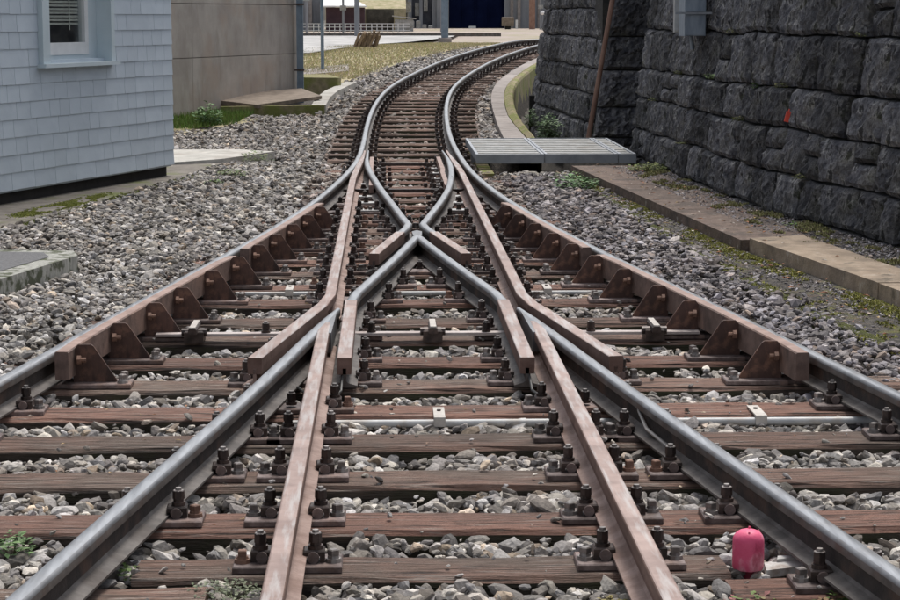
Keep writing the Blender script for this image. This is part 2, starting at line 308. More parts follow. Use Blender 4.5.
# ------------------------------------------------------------------ rails
HEAD = [(-.031, .120), (-.020, .112), (.020, .112), (.031, .120), (.031, .143), (.0285, .1505), (.022, .156), (.011, .1595), (-.011, .1595), (-.022, .156), (-.0285, .1505), (-.031, .143)]
HEADM = [1, 1, 1, 1, 0, 0, 2, 2, 2, 0, 0, 1]
HEAD2 = [(-.031, .120), (-.020, .112), (.020, .112), (.031, .120), (.031, .153), (.0285, .158), (.024, .160), (-.024, .160), (-.0285, .158), (-.031, .153)]
HEADM2 = [1, 1, 1, 1, 1, 0, 0, 0, 1, 1]
HFLAT = [(-.031, .085), (.031, .085), (.033, .12), (.033, .157), (.030, .160), (-.030, .160), (-.033, .157), (-.033, .12)]
BM = [0, 1, 1, 1, 0, 0, 0, 1, 1, 1]; FOOT = {'rail_body': 'rail_foot', 'rail_body_rust': 'rail_foot_rust'}
BODY = [(-.058, .025), (.058, .025), (.058, .033), (.016, .046), (.008, .055), (.008, .112), (-.008, .112), (-.008, .055), (-.016, .046), (-.058, .033)]
def rail(name, pts, label, group, top='polished_steel', side='head_side', body='rail_body', ws=None, dz=0, split=None):
    p0 = Vector(pts[0]); p0.z = 0 if p0.y < 24 else p0.z
    q = [(x, y, z+dz) for x, y, z in pts]
    mb = MB().sweep(q, BODY, BM, wscale=[.55+.45*s for s in ws] if ws else None)
    o = build(mb, name, [body, FOOT[body]], None, (pts[0][0], pts[0][1], 0), False)
    tag(o, label, 'rail', group)
    k = len(q) if split is None else min(i for i, p in enumerate(q) if p[1] < split)+1
    fl = top == 'dull_head'
    build(MB().sweep(q[:k], HEAD2 if fl else HEAD, HEADM2 if fl else HEADM, ws[:k] if ws else None), 'rail_head', [top, side] if fl else [top, side, 'wheel_band'], o, smooth=not fl)
    if k < len(q): build(MB().sweep(q[k-1:], HFLAT, [1, 1, 1, 0, 0, 0, 1, 1], ws[k-1:] if ws else None), 'wing_head', ['dull_head', 'rail_body_rust'], o)
    return o
def rng_y(a, b, st=.35):
    n = max(2, int(abs(b-a)/st)+1); return np.linspace(a, b, n)
G = 'rails of the three way turnout'
def curve_pts(side):
    out = []
    for x, y, z, h in TR: out.append((x+side*.53*math.cos(h), y-side*.53*math.sin(h), z))
    return out
def dens(pts):
    out = []
    for a, b in zip(pts[:-1], pts[1:]):
        for k in range(3): out.append(tuple(a[i]+(b[i]-a[i])*k/3 for i in range(3)))
    return out+[pts[-1]]
def smoothed(pts, it=3):
    P = np.array(pts, float)
    for _ in range(it): P[1:-1] = (P[:-2]+2*P[1:-1]+P[2:])/4
    return [tuple(p) for p in P.tolist()]
lp = [(stockL(y), y, T(y)) for y in rng_y(4.6, 22.9)]+dens([p for p in curve_pts(-1)])[1:]
rp = [(stockR(y), y, T(y)) for y in rng_y(4.6, 22.9)]+dens([p for p in curve_pts(1)])[1:]
rail('stock_rail', smoothed(lp), 'long polished outer rail running up the left side and round the far curve', G)
rail('stock_rail', smoothed(rp), 'long polished outer rail running up the right side and round the far curve', G)
# straight blades and their wings
def polish(ws): return ws
for s, nm in ((-1, 'left'), (1, 'right')):
    # straight switch rail + wing
    ys = rng_y(22.9, 10.95, .4); pts = []; ws = []
    for y in ys:
        x = .53
        if s < 0: x -= .075*sm(y, 18.5, 23)
        else: x -= .05*sm(y, 19.5, 23)
        pts.append((s*x, y, 0)); ws.append(1-.65*sm(y, 20.5, 23))
    for y in rng_y(10.55, 8.88, .4):
        pts.append((s*(.565+(.815-.565)*(10.55-y)/1.67), y, 0)); ws.append(1)
    rail('switch_rail', pts, f'rusty straight inner rail on the {nm} that bends outward at the lower crossing', G, 'dull_head', 'rail_body_rust', 'rail_body_rust', ws, split=10.8)
    # outer crossing: curved rail of the diverging track with its point
    ys = list(rng_y(10.42, 4.6, .35)); pts = [(s*-A(y), y, 0) for y in ys]; ws = [1-.6*sm(y, 9.9, 10.42) for y in ys]
    rail('crossing_rail', pts, f'thick polished rail from the lower {nm} crossing to the bottom {nm} corner', G, ws=ws)
    pts = [(s*(.53 if y > 5 else .53), y, 0) for y in rng_y(9.95, 4.6, .5)]
    o = rail('straight_rail', pts, f'rusty straight rail from the {nm} lower crossing down to the bottom edge', G, 'dull_head', 'rail_body_rust', 'rail_body_rust', dz=-.0015)
    mb = MB().prism([(s*-A(10.4), 10.4), (s*-A(9.75)-s*.03, 9.75), (s*.56, 9.6), (s*.49, 9.6), (s*.485, 9.9)], .06, .1572)
    build(mb, 'crossing_point', 'polished_steel', o)
    # middle rails: V of the central crossing, then wing beside the straight rail
    pts = [(0 if False else (A(y) if s < 0 else B(y)), y, 0) for y in rng_y(14.16, 11.05, .3)]
    for y in rng_y(10.72, 8.86, .3):
        pts.append((s*.412, y, 0))
    ws = [1-.35*sm(p[1], 13.8, 14.16) for p in pts]
    o = rail('crossing_rail', pts, f'polished {nm} arm of the central V ending bluntly inside the lower crossing', G, ws=ws, dz=-.001 if s > 0 else 0, split=10.75)
    if s < 0:
        build(MB().prism([(-.03, 13.95), (.03, 13.95), (.036, 14.18), (0, 14.27), (-.036, 14.18)], .05, .1605), 'crossing_point', 'polished_steel', o)
# curved blades (upper) with wings past the throat
ya = [(.43, 22.9), (.455, 21.8), (.455, 20.8), (.43, 19.6), (.35, 17.9), (.222, 16.4), (.095, 15.2), (.052, 14.75)]
yb = [(-.415, 22.9), (-.425, 21.4), (-.40, 20.4), (-.355, 19.5), (-.27, 17.93), (-.165, 16.4), (-.09, 15.2), (-.052, 14.75)]
for s, tab, nm in ((1, ya, 'right'), (-1, yb, 'left')):
    tx = [t[0] for t in tab][::-1]; ty = [t[1] for t in tab][::-1]
    P = [(float(np.interp(y, ty, tx)), y, 0) for y in rng_y(22.9, 14.78, .3)]; P = smoothed(P, 3)
    ws = [1-.65*sm(p[1], 20.5, 22.9) for p in P]
    for y in rng_y(14.5, 12.85, .3):
        P.append((s*(.075+.225*(14.5-y)/1.65), y, 0)); ws.append(1)
    rail('curved_switch_rail', P, f'polished curved switch blade from the {nm} upper toe to the central crossing', G, ws=ws, split=14.4)
# small locking strips beside the toes
for s in (-1, 1):
    pts = [(s*.37+.0*y, y, -.005) for y in rng_y(22.4, 20.6)]+[(s*.355, y, -.005) for y in rng_y(20.2, 18.6)]
    mb = MB().sweep(pts, [(-.022, .05), (.022, .05), (.022, .125), (-.022, .125)])
    o = build(mb, 'guide_strip', 'guard_top', None, (s*.37, 20.5, 0))
    tag(o, f'short rusty guide strip beside the {"left" if s<0 else "right"} switch toe', 'rail strip', 'guide strips by the switch toes')

# ------------------------------------------------------------------ sleepers
RAILDEF = [(stockL, 4.6, 23), (stockR, 4.6, 23),
           (lambda y: -.53, 4.6, 10.4), (lambda y: .53, 4.6, 10.4), (lambda y: -.53, 10.4, 23), (lambda y: .53, 10.4, 23),
           (A, 4.6, 14.2), (B, 4.6, 14.2)]
def rails_at(y):
    xs = [f(y) for f, a, b in RAILDEF if a <= y < b]
    if 8.86 < y < 10.9: xs += [A(y)-.13, -(A(y)-.13), -.41, .41]
    if 10.9 <= y < 14.2: pass
    if y > 14.2:
        xs += [float(np.interp(y, [t[1] for t in ya][::-1], [t[0] for t in ya][::-1])), float(np.interp(y, [t[1] for t in yb][::-1], [t[0] for t in yb][::-1]))]
    if 12.85 < y < 14.6: xs += [B(y)+.115, A(y)-.115]
    return sorted(xs)
def sleeper_mesh(x0, x1, hy=.128, seed=0, h=.16, top=0.0):
    rr = random.Random(seed); mb = MB(); n = max(5, int((x1-x0)/.22)); ring = []
    prof = [(-hy, -h), (-hy-.003, -.018), (-hy+.012, 0), (0, .003), (hy-.012, 0), (hy+.003, -.018), (hy, -h)]
    k = len(prof); vs = []
    for i in range(n+1):
        x = x0+(x1-x0)*i/n
        e = 1 if 0 < i < n else .97
        for a, z in prof:
            vs.append((x+rr.uniform(-.004, .004), a*e+rr.uniform(-.006, .006), top+z+rr.uniform(-.005, .003)*(z > -.05)))
    fs = [(i*k+j, (i+1)*k+j, (i+1)*k+j+1, i*k+j+1) for i in range(n) for j in range(k-1)]
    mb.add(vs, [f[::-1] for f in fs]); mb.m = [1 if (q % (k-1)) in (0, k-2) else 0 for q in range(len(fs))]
    mb.add([], [tuple(range(k)), tuple(n*k+j for j in range(k-1, -1, -1))]) if False else mb.f.extend([tuple(range(k)), tuple(n*k+j for j in range(k-1, -1, -1))]); mb.m += [0, 0]
    return mb
# fastening meshes, in coordinates of the plate centre
_pl = MB().box(-.168, .168, -.075, .075, 0, .02, .004); PLATE = _pl.mesh('tie_plate', 'plate_iron')
def clamp_mb(s):
    m = MB(); m.box(s*.046, s*.114, -.033, .033, .040, .058, .005); m.box(s*.098, s*.114, -.03, .03, .02, .04)
    m.cyl((s*.078, -.044, .037), (s*.078, .02, .037), .0185, n=12, mi=1); return m
CLAMP = {s: clamp_mb(s).mesh('clamp', ['dark_iron', 'plate_iron']) for s in (-1, 1)}
def bolt_mb():
    m = MB(); m.cyl((0, 0, 0), (0, 0, .012), .024, n=10); m.cyl((0, 0, .012), (0, 0, .022), .018, n=8); m.cyl((0, 0, .022), (0, 0, .05), .0205, .0195, n=6); m.cyl((0, 0, .0485), (0, 0, .0515), .0185, .016, n=10, mi=1); m.cyl((0, 0, .05), (0, 0, .060), .0115, .010, n=8, mi=1); return m
CBOLT = bolt_mb().mesh('clamp_bolt', ['dark_iron', 'bolt_iron'])
def screw_mb():
    m = MB(); m.cyl((0, 0, 0), (0, 0, .012), .026, .024, n=10); m.cyl((0, 0, .012), (0, 0, .020), .019, .017, n=8)
    m.box(-.013, .013, -.013, .013, .020, .040, .003); return m
SCREW = screw_mb().mesh('screw', 'bolt_iron'); SCREW_R = screw_mb().mesh('screw', 'rust_bolt')
plate_cache = {}
def fasten(sl, xs, guard):
    """tie plates with clamps and screws on one sleeper; xs = rail centres in world x"""
    y0 = sl.location.y; cl = [[xs[0]]]
    for x in xs[1:]:
        if x-cl[-1][-1] < .27: cl[-1].append(x)
        else: cl.append([x])
    for c in cl:
        a, b = c[0], c[-1]; cx = (a+b)/2; wd = round(b-a, 1)
        nxt = [q for q in xs if q > b]; prv = [q for q in xs if q < a]
        if b-a < .02: me = PLATE
        else:
            wd = (b-a)/2+.168; me = MB().box(-wd, wd, -.075, .075, 0, .0195, .004).mesh('tie_plate', 'plate_iron')
        p = link('tie_plate', me, sl, (cx-sl.location.x, 0, .003))
        for s, e in ((-1, a), (1, b)):
            skip = (guard and ((s > 0 and e < -.9) or (s < 0 and e > .9)) and abs(e) > .62)
            if skip and abs(e-(stockL(y0) if e < 0 else stockR(y0))) < .05: continue
            link('clamp', CLAMP[s], p, (e-cx, random.uniform(-.006, .006), 0)).rotation_euler.z = random.uniform(-.05, .05)
            link('clamp_bolt', CBOLT, p, (e-cx+s*.085, 0, .058)).rotation_euler.z = random.random()*2
            sc = link('screw', SCREW_R if random.random() < .18 else SCREW, p, (e-cx+s*.14, random.uniform(-.02, .02), .02)); sc.rotation_euler.z = random.random()
        for u, v in zip(c[:-1], c[1:]):
            if v-u > .185:
                link('clamp_bolt', CBOLT, p, ((u+v)/2-cx, -.02, .03)).rotation_euler.z = random.random()
YS = [6.55, 7.2, 7.85, 8.46, 9.08, 9.72, 10.41, 11.01, 11.75, 12.42, 13.07, 13.72, 14.38, 15.05, 15.72, 16.4, 17.1, 17.8, 18.45, 19.15, 19.8, 20.5, 21.2, 21.9, 22.6]
ORD = ['first', 'second', 'third', 'fourth', 'fifth', 'sixth', 'seventh', 'eighth', 'ninth', 'tenth', 'eleventh', 'twelfth', 'thirteenth', 'fourteenth', 'fifteenth',
       'sixteenth', 'seventeenth', 'eighteenth', 'nineteenth', 'twentieth', 'twenty-first', 'twenty-second', 'twenty-third', 'twenty-fourth', 'twenty-fifth']
SG = 'wooden sleepers under the turnout'
GUARD = [(8.80, 12.55), (12.95, 16.15)]
for i, y in enumerate(YS):
    hw = .53+off(y)+.38; j1, j2 = random.uniform(-.09, .09), random.uniform(-.09, .09)
    a, b = -hw+j1, hw+j2
    where = 'wide near sleepers' if y < 9 else ('sleepers beside the lower guard rails' if y < 12.6 else ('sleepers around the central crossing' if y < 16.6 else 'sleepers between the upper switch blades'))
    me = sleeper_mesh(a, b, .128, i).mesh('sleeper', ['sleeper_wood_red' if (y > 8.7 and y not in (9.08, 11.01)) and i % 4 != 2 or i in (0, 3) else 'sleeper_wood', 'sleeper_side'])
    sl = link('sleeper', me, None, (0, y, random.uniform(-.003, .001))); sl.rotation_euler.z = random.uniform(-.005, .005)
    tag(sl, f'{ORD[i]} full width wooden sleeper counted up from the bottom edge', 'sleeper', SG)
    fasten(sl, rails_at(y), any(g[0] < y < g[1] for g in GUARD))
for (a, b, y, lab, xs, red) in [(-1.0, .83, 6.03, 'short dark half buried sleeper across the middle at the bottom of the photo', [-.53, .53], False),
                           (-2.3, -.76, 5.72, 'brown sleeper at the bottom left corner under the polished left rail', [-1.13, -1.99], False),
                           (.80, 2.3, 5.76, 'reddish sleeper in front of the pink container at the bottom right', [1.15, 1.99], True)]:
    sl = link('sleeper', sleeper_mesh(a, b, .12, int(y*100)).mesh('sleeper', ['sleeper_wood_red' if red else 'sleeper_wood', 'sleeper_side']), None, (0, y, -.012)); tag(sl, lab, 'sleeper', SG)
    fasten(sl, xs, False)
# sleepers of the far single track
FH = {}
for s in (-1, 1):
    fast = MB().box(-.16, .16, -.07, .07, 0, .02)
    for k in (-1, 1):
        fast.box(k*.05, k*.10, -.03, .03, .018, .06); fast.cyl((k*.085, 0, .055), (k*.085, 0, .11), .02, n=6); fast.cyl((k*.14, 0, .018), (k*.14, 0, .06), .02, n=6)
    FH[s] = fast.mesh('rail_fastening', 'dark_iron')
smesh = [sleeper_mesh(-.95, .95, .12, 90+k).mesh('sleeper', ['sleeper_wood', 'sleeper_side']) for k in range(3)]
FARS = []; s_ = 0
cum = np.concatenate([[0], np.cumsum(np.hypot(np.diff(TR[:, 0]), np.diff(TR[:, 1])))])
k = 0
def NUM(n):
    if n <= 25: return ORD[n-1]
    return ['thirtieth', 'fortieth', 'fiftieth'][n//10-3] if n % 10 == 0 else ['twenty', 'thirty', 'forty', 'fifty'][n//10-2]+'-'+ORD[n % 10-1]
while s_ < 34:
    x, y, z, h = [float(np.interp(s_, cum, TR[:, q])) for q in range(4)]
    FARS.append(s_)
    sl = link('sleeper', smesh[k % 3], None, (x, y, z-.006)); sl.rotation_euler.z = -h+random.uniform(-.01, .01)
    tag(sl, f'{NUM(k+1)} sleeper up the single track counted from the switch blade tips', 'sleeper', 'sleepers of the far curve')
    link('rail_fastening', FH[-1], sl, (-.53, 0, .012)); link('rail_fastening', FH[1], sl, (.53, 0, .012)); s_ += .66+random.uniform(-.02, .02); k += 1

FARS = np.array(FARS)
# ------------------------------------------------------------------ guard (check) rails with brackets
def bracket(parent, x, y, s):
    """s=+1: plate reaches towards +x from the guard rail (left guard)"""
    m = MB(); pr = [(-.01, .02), (.185, .02), (.185, .032), (.082, .188), (.07, .196), (.012, .196), (-.01, .17)]
    vs = [(x+s*a, y-.007, z) for a, z in pr]+[(x+s*a, y+.007, z) for a, z in pr]; n = len(pr)
    fs = [tuple(range(n)), tuple(range(2*n-1, n-1, -1))]+[(k, n+k, n+(k+1) % n, (k+1) % n) for k in range(n)]
    m.add(vs, fs if s < 0 else [f[::-1] for f in fs])
    m.box(x-s*.012, x+s*.012, y-.0065, y+.075, .03, .175)
    o = build(m, 'bracket', 'bracket_rust', parent, (x, y, .0))
    p = build(MB().box(x-s*.03, x+s*.255, y-.07, y+.075, .003, .023, .004), 'foot_plate', 'plate_iron', o, (x, y, 0))
    hb = MB().cyl((x+s*.012, y-.035, .13), (x+s*.030, y-.035, .13), .022, n=6); hb.cyl((x+s*.03, y-.035, .13), (x+s*.052, y-.035, .13), .011, n=7)
    build(hb, 'through_bolt', 'rust_bolt', o, (x, y, 0))
    for q in (-.035, .04):
        b = link('screw', SCREW, o, (s*.215, q, .023)); b.rotation_euler.z = random.random()
for s, nm in ((-1, 'left'), (1, 'right')):
    for gi, (y0, y1) in enumerate(GUARD):
        st = stockL if s < 0 else stockR
        if s < 0 and gi == 0: y0 = 8.93
        pts = []
        for y in rng_y(y0, y1, .3):
            fl = .014*sm(-y, -(y0+.35), -y0)+.02*sm(y, y1-.35, y1)
            pts.append((st(y)-s*(.086+fl), y, 0))
        ang = [(-.031, .055), (.031, .055), (.031, .178), (.025, .184), (-.025, .184), (-.031, .178)]
        o = build(MB().sweep(pts, ang, [1, 1, 1, 0, 1, 1]), 'guard_rail', ['guard_top', 'guard_rust'], None, (pts[0][0], y0, 0))
        tag(o, f'{"nearer" if gi==0 else "farther"} brown guard rail on triangular brackets inside the {nm} outer rail', 'guard rail', 'guard rails with triangular brackets')
        for y in YS:
            if y0+.05 < y < y1-.05:
                xg = float(np.interp(y, [p[1] for p in pts], [p[0] for p in pts]))-s*.031
                bracket(o, xg, y-.02, -s)

# ------------------------------------------------------------------ bars, conduits, straps
o = build(MB().box(-1.42, 1.42, 10.30, 10.36, .030, .045, .002), 'tie_bar', 'bar_steel', None, (0, 10.33, 0))
tag(o, 'long flat pale steel tie bar crossing under all rails below the V crossing', 'tie bar')
for x in (-1.22, .02, 1.18):
    c = build(MB().box(x-.05, x+.05, 10.26, 10.40, .0, .062, .006).box(x-.022, x+.022, 10.20, 10.44, .055, .085, .004).cyl((x-.065, 10.31, .05), (x+.065, 10.31, .05), .022, n=8), 'clamp_block', 'dark_iron', o, (x, 10.33, 0))
    build(MB().box(x-.016, x+.016, 10.20, 10.46, .086, .094, .001), 'clamp_strap', 'strap_metal', c, (x, 10.33, 0))
for x in (-.85, -.30, .30, .85):
    b = link('screw', bolt_mb().mesh('screw', ['dark_iron', 'bolt_iron']), o, (x, 0, .045))
def conduit(segs, y, z, r, label, straps, group):
    m = MB()
    for a, b in segs: m.cyl((a, y, z), (b, y, z), r, n=12)
    o = build(m, 'conduit', 'conduit_grey', None, (segs[0][0], y, 0), True); tag(o, label, 'pipe', group)
    for x in straps:
        m = MB().box(x-.024, x+.024, y+.02, y+.20, .004, .010)
        m.box(x-.024, x+.024, y-.022, y+.021, z+r+.001, .010); m.box(x-.024, x+.024, y-r-.008, y-r-.002, z-.01, z+r+.006)
        s = build(m, 'strap', 'strap_metal', o, (x, y, 0))
        build(MB().cyl((x, y+.12, .010), (x, y+.12, .016), .009, n=8), 'screw', 'dark_iron', s, (x, y, 0))
conduit([(-.62, 1.98)], 8.27, -.02, .017, 'pale grey conduit pipe strapped in front of the fourth sleeper', (.0, 1.36), 'conduit pipes along the sleepers')
conduit([(-1.15, -.60), (-.45, .45), (.58, 1.12)], 12.26, -.02, .015, 'pale conduit pipe crossing behind the V crossing with two straps', (-.82, .78), 'conduit pipes along the sleepers')
o = build(MB().box(-.62, .62, 18.86, 18.92, .03, .06).box(-.62, .62, 22.24, 22.30, .03, .06), 'stretcher_bar', 'dark_iron', None, (0, 18.9, 0)); tag(o, 'dark stretcher bars joining the switch blades across the upper sleepers', 'switch bar')
# slide chairs under the switch blades: bright worn plate, dark chair and bolts on each sleeper
_sc = MB().box(-.10, .10, -.07, .07, 0, .024, .003).box(-.16, -.105, -.045, .045, 0, .045, .006)
_sc.cyl((-.13, -.02, .045), (-.13, -.02, .085), .018, n=6); _sc.cyl((-.20, .0, .0), (-.20, .0, .04), .02, n=8)
SCH = _sc.mesh('slide_chair', 'dark_iron'); SPL = MB().box(-.095, .095, -.072, .066, .0245, .034, .002).mesh('slide_surface', 'bar_bright')
SCHR = None
for o_ in [q for q in col.objects if q.name.startswith('sleeper') and q.parent is None and 16.9 < q.location.y < 23]:
    for s in (-1, 1):
        c = link('slide_chair', SCH, o_, (s*.375-o_.location.x, -.0, .004)); c.rotation_euler.z = 0 if s > 0 else math.pi
        link('slide_surface', SPL, c)
# thin bent cable loops by the lower crossings
for s, nm in ((-1, 'left'), (1, 'right')):
    P = [(s*.42, 8.9, .09), (s*.425, 8.75, .03), (s*.47, 8.62, .012), (s*.55, 8.66, .012), (s*.62, 8.8, .04)]
    o = build(MB().tube(P, .006, 6), 'cable', 'cable_black', None, P[0]); tag(o, f'thin black bonding cable looping under the {nm} lower crossing', 'cable', 'bonding cables')
P = [(.80, 8.0, .14), (.795, 7.9, .10), (.80, 7.7, .07), (.84, 7.55, .05), (.88, 7.35, .04), (.93, 7.15, .01)]
o = build(MB().tube(P, .007, 6), 'cable', 'strap_metal', None, P[0]); tag(o, 'pale brown cable end lying beside the right polished rail', 'cable', 'bonding cables')

# ------------------------------------------------------------------ pink container and scraps by the right rail
o = build(MB().box(-.2, .33, 22.75, 23.05, -.01, .012, .003), 'cover_plate', 'board_grey', None, (.06, 22.9, 0)); tag(o, 'pale flat cover plate between the rails just below the switch blade tips', 'cover plate')
t = thing('plastic_container', (.89, 5.97, 0), 'bright pink plastic container with domed top standing between the right rails', 'container')
c0 = (.89, 5.97, -.034)
prof = [(.030, .022), (.045, .024), (.0485, .030), (.0488, .060), (.0485, .11)]+[(.0485*math.cos(a)**.8, .112+.036*math.sin(a)) for a in [R(q) for q in (12, 28, 44, 60, 74, 84)]]
build(MB().lathe(c0, prof, 28), 'container_body', 'red_plastic', t, smooth=True)
build(MB().lathe(c0, [(.024, -.03), (.024, .029)], 16), 'neck', 'red_neck', t, smooth=True)
m = MB()
for a, r, z in ((2.4, .04, .128), (1.2, .012, .149), (4.6, .028, .141), (.3, .034, .138)):
    x, y = c0[0]+r*math.cos(a), c0[1]+r*math.sin(a); m.cyl((x, y, c0[2]+z-.01), (x, y, c0[2]+z+.005), .006, .003, n=8)
build(m, 'nozzle', 'red_plastic', t)
o = build(MB().prism([(.94, 5.93), (1.08, 5.98), (1.10, 6.03), (1.02, 6.05), (.95, 6.02)], -.03, -.006).prism([(.99, 6.02), (1.07, 6.045), (1.075, 6.075), (1.0, 6.06)], -.006, .004), 'scrap_bracket', 'scrap_white', None, (1, 6, 0))
tag(o, 'white bent metal scrap lying beside the pink container', 'scrap metal')

# ------------------------------------------------------------------ near masonry wall
def polyline_at(P, u):
    """point and outward direction (towards +x) at arclength u; P list of (x,y)"""
    for a, b in zip(P[:-1], P[1:]):
        L = math.hypot(b[0]-a[0], b[1]-a[1])
        if u <= L or b is P[-1]:
            d = ((b[0]-a[0])/L, (b[1]-a[1])/L); n = (-d[1], d[0])
            if n[0] < 0: n = (-n[0], -n[1])
            return a[0]+d[0]*u, a[1]+d[1]*u, n
        u -= L
def stone_mesh(fmap, u0, u1, z0, z1, nu, nz, rr, rough=.02):
    """one rock faced block; fmap(u,z,depth)->world"""
    g = .010; vs = []; fs = []; ph = rr.uniform(0, 100)
    nu = max(4, int((u1-u0)/.042)); nz = max(4, int((z1-z0)/.038)); prot = rr.uniform(-.02, .024)
    tu0, tu1 = rr.uniform(-.03, .03), rr.uniform(-.03, .03)
    tilt = rr.uniform(-.02, .02)
    for j in range(nz+1):
        for i in range(nu+1):
            fu, fz = i/nu, j/nz
            edge = min(fu*(u1-u0), (1-fu)*(u1-u0), fz*(z1-z0), (1-fz)*(z1-z0))
            zz = z0+g+(z1-z0-2*g)*fz; uu = u0+g*1.9+(u1-u0-3.8*g)*fu
            bul = min(edge/.03, 1)
            n1 = mn.noise((uu*4+ph, zz*5, ph)); n2 = 1-abs(mn.noise((uu*9, zz*6+ph, ph)))*2; n3 = mn.noise((uu*24+ph, zz*16, 3)); n4 = mn.noise((uu*45+ph, zz*30, 8))
            dsp = prot+tilt*(fu-.5)+bul*(.004+rough*(1.1*n1+1.0*n2+.9*n3+.7*n4)) - (.014 if edge < 1e-6 else 0)
            if i in (0, nu): uu += .012*mn.noise((zz*9, ph, i))
            if j in (0, nz): zz += .012*mn.noise((uu*7, ph, j))
            vs.append(fmap(uu, zz, dsp))
    k = nu+1
    fs = [(j*k+i, j*k+i+1, (j+1)*k+i+1, (j+1)*k+i) for j in range(nz) for i in range(nu)]
    ringi = [i for i in range(k)]+[j*k+nu for j in range(1, nz+1)]+[nz*k+i for i in range(nu-1, -1, -1)]+[j*k for j in range(nz-1, 0, -1)]
    b = len(vs)
    for q in ringi:
        j, i = divmod(q, k); vs.append(fmap(u0+g*1.5+(u1-u0-3*g)*i/nu, z0+g+(z1-z0-2*g)*j/nz, -.12))
    n = len(ringi)
    fs += [(ringi[q], b+q, b+(q+1) % n, ringi[(q+1) % n]) for q in range(n)]
    return vs, fs
def masonry(name, P, courses, batter, label, ulen, zmin, seed, wid=(.24, .78), thick=.9, corner=False, ustart=0, flip=False, zlow=None):
    rr = random.Random(seed); x0, y0, _ = polyline_at(P, 0)
    t = thing(name, (x0, y0, 0), label, 'stone wall')
    def fmap(u, z, dep):
        z = z+.030*mn.noise((u*.8, z*1.3, seed))+.012*mn.noise((u*3, z*2, seed)); u = u+.05*mn.noise((u*1.2, z*3.5, seed+3))
        x, y, n = polyline_at(P, u); dd = batter*(z-.1)-dep
        return (x+n[0]*dd, y+n[1]*dd, z)
    zs = courses; zt = zs[-1]
    # backing
    m = MB(); us = np.linspace(ustart, ulen, 24); vs = []
    for u in us: vs += [fmap(u, zmin, -.075), fmap(u, zt, -.075), fmap(u, zt, -thick), fmap(u, zmin, -thick)]
    fs = []
    for i in range(len(us)-1):
        for k in range(4): fs.append((i*4+k, (i+1)*4+k, (i+1)*4+(k+1) % 4, i*4+(k+1) % 4))
    fs += [(0, 1, 2, 3), tuple((len(us)-1)*4+k for k in (3, 2, 1, 0))]
    m.add(vs, fs); build(m, 'wall_core', 'masonry_joint', t)
    for z0, z1 in zip(zs[:-1], zs[1:]):
        u = ustart+rr.uniform(-.0, .0)
        while u < ulen-.08:
            wd = rr.uniform(*wid)
            if ulen-(u+wd) < .25: wd = ulen-u
            nu = max(3, int(wd/.075)); nz = max(3, int((z1-z0)/.08))
            if rr.random() < .12 and z1-z0 > .3 and wd > .3 and wd < .6:
                zm = z0+(z1-z0)*rr.uniform(.4, .6); parts = [(z0, zm), (zm, z1)]
            else: parts = [(z0, z1)]
            for a, b in parts:
                vs, fs = stone_mesh(fmap, u, u+wd, a, b, nu, max(2, nz if len(parts) == 1 else nz//2), rr)
                mb = MB(); mb.add(vs, fs if not flip else [f[::-1] for f in fs])
                ctr = fmap(u+wd/2, (a+b)/2, 0); build(mb, 'stone', 'masonry', t, ctr)
            u += wd
    return t, fmap
NW = [(2.59, 22.89), (2.71, 19.9), (2.84, 16.92), (3.05, 15.1), (3.31, 13.56), (3.75, 11.6), (4.3, 9.8)]
nwall, nmap = masonry('masonry_wall', NW, [-.1, .1, .42, .77, 1.09, 1.53, 1.95, 2.4, 2.8], .13, 'big dark rock faced stone wall along the right side, nearest the camera', 13.3, -.3, 5)
# end return of the near wall at its far corner is covered by the far block's face
FW = [(2.47, 26.3), (2.30, 28.6), (2.13, 31.4), (2.42, 36.0), (3.15, 41.0), (4.2, 45.6), (5.6, 50.2), (7.2, 54.6)]
fwall, fmap2 = masonry('masonry_wall', FW, [-.35, -.05, .3, .66, 1.0, 1.4, 1.8, 2.2, 2.6, 3.0], .13, 'dark mossy stone wall beyond the grating, following the far curve', 9.5, -.6, 8, wid=(.3, .8))
RW = [(3.9, 26.24), (2.60, 26.24)]
def _rw():
    rr = random.Random(4); 
    def fm(u, z, dep): return (2.50+.13*(z-.1)+u, 26.22-dep, z)
    for z0, z1 in zip([-.35, .1, .5, .98, 1.42, 1.9, 2.4], [.1, .5, .98, 1.42, 1.9, 2.4, 2.9]):
        u = 0
        for wd in (rr.uniform(.55, .75), .8):
            vs, fs = stone_mesh(fm, u, u+wd, z0, z1, 6, 5, rr, .05); build(MB().add(vs, fs), 'stone', 'masonry', fwall, fm(u+wd/2, (z0+z1)/2, 0)); u += wd
    build(MB().box(2.62, 4.2, 26.27, 27.2, -.5, 3.0), 'wall_core', 'masonry_joint', fwall)
_rw()
# near block's hidden end and recess back wall
o = build(MB().box(3.5, 4.4, 22.6, 26.2, -.5, 3.0), 'masonry_wall', 'masonry', None, (3.9, 24, 0)); tag(o, 'shadowed stone back of the recess behind the grating between the two walls', 'stone wall')

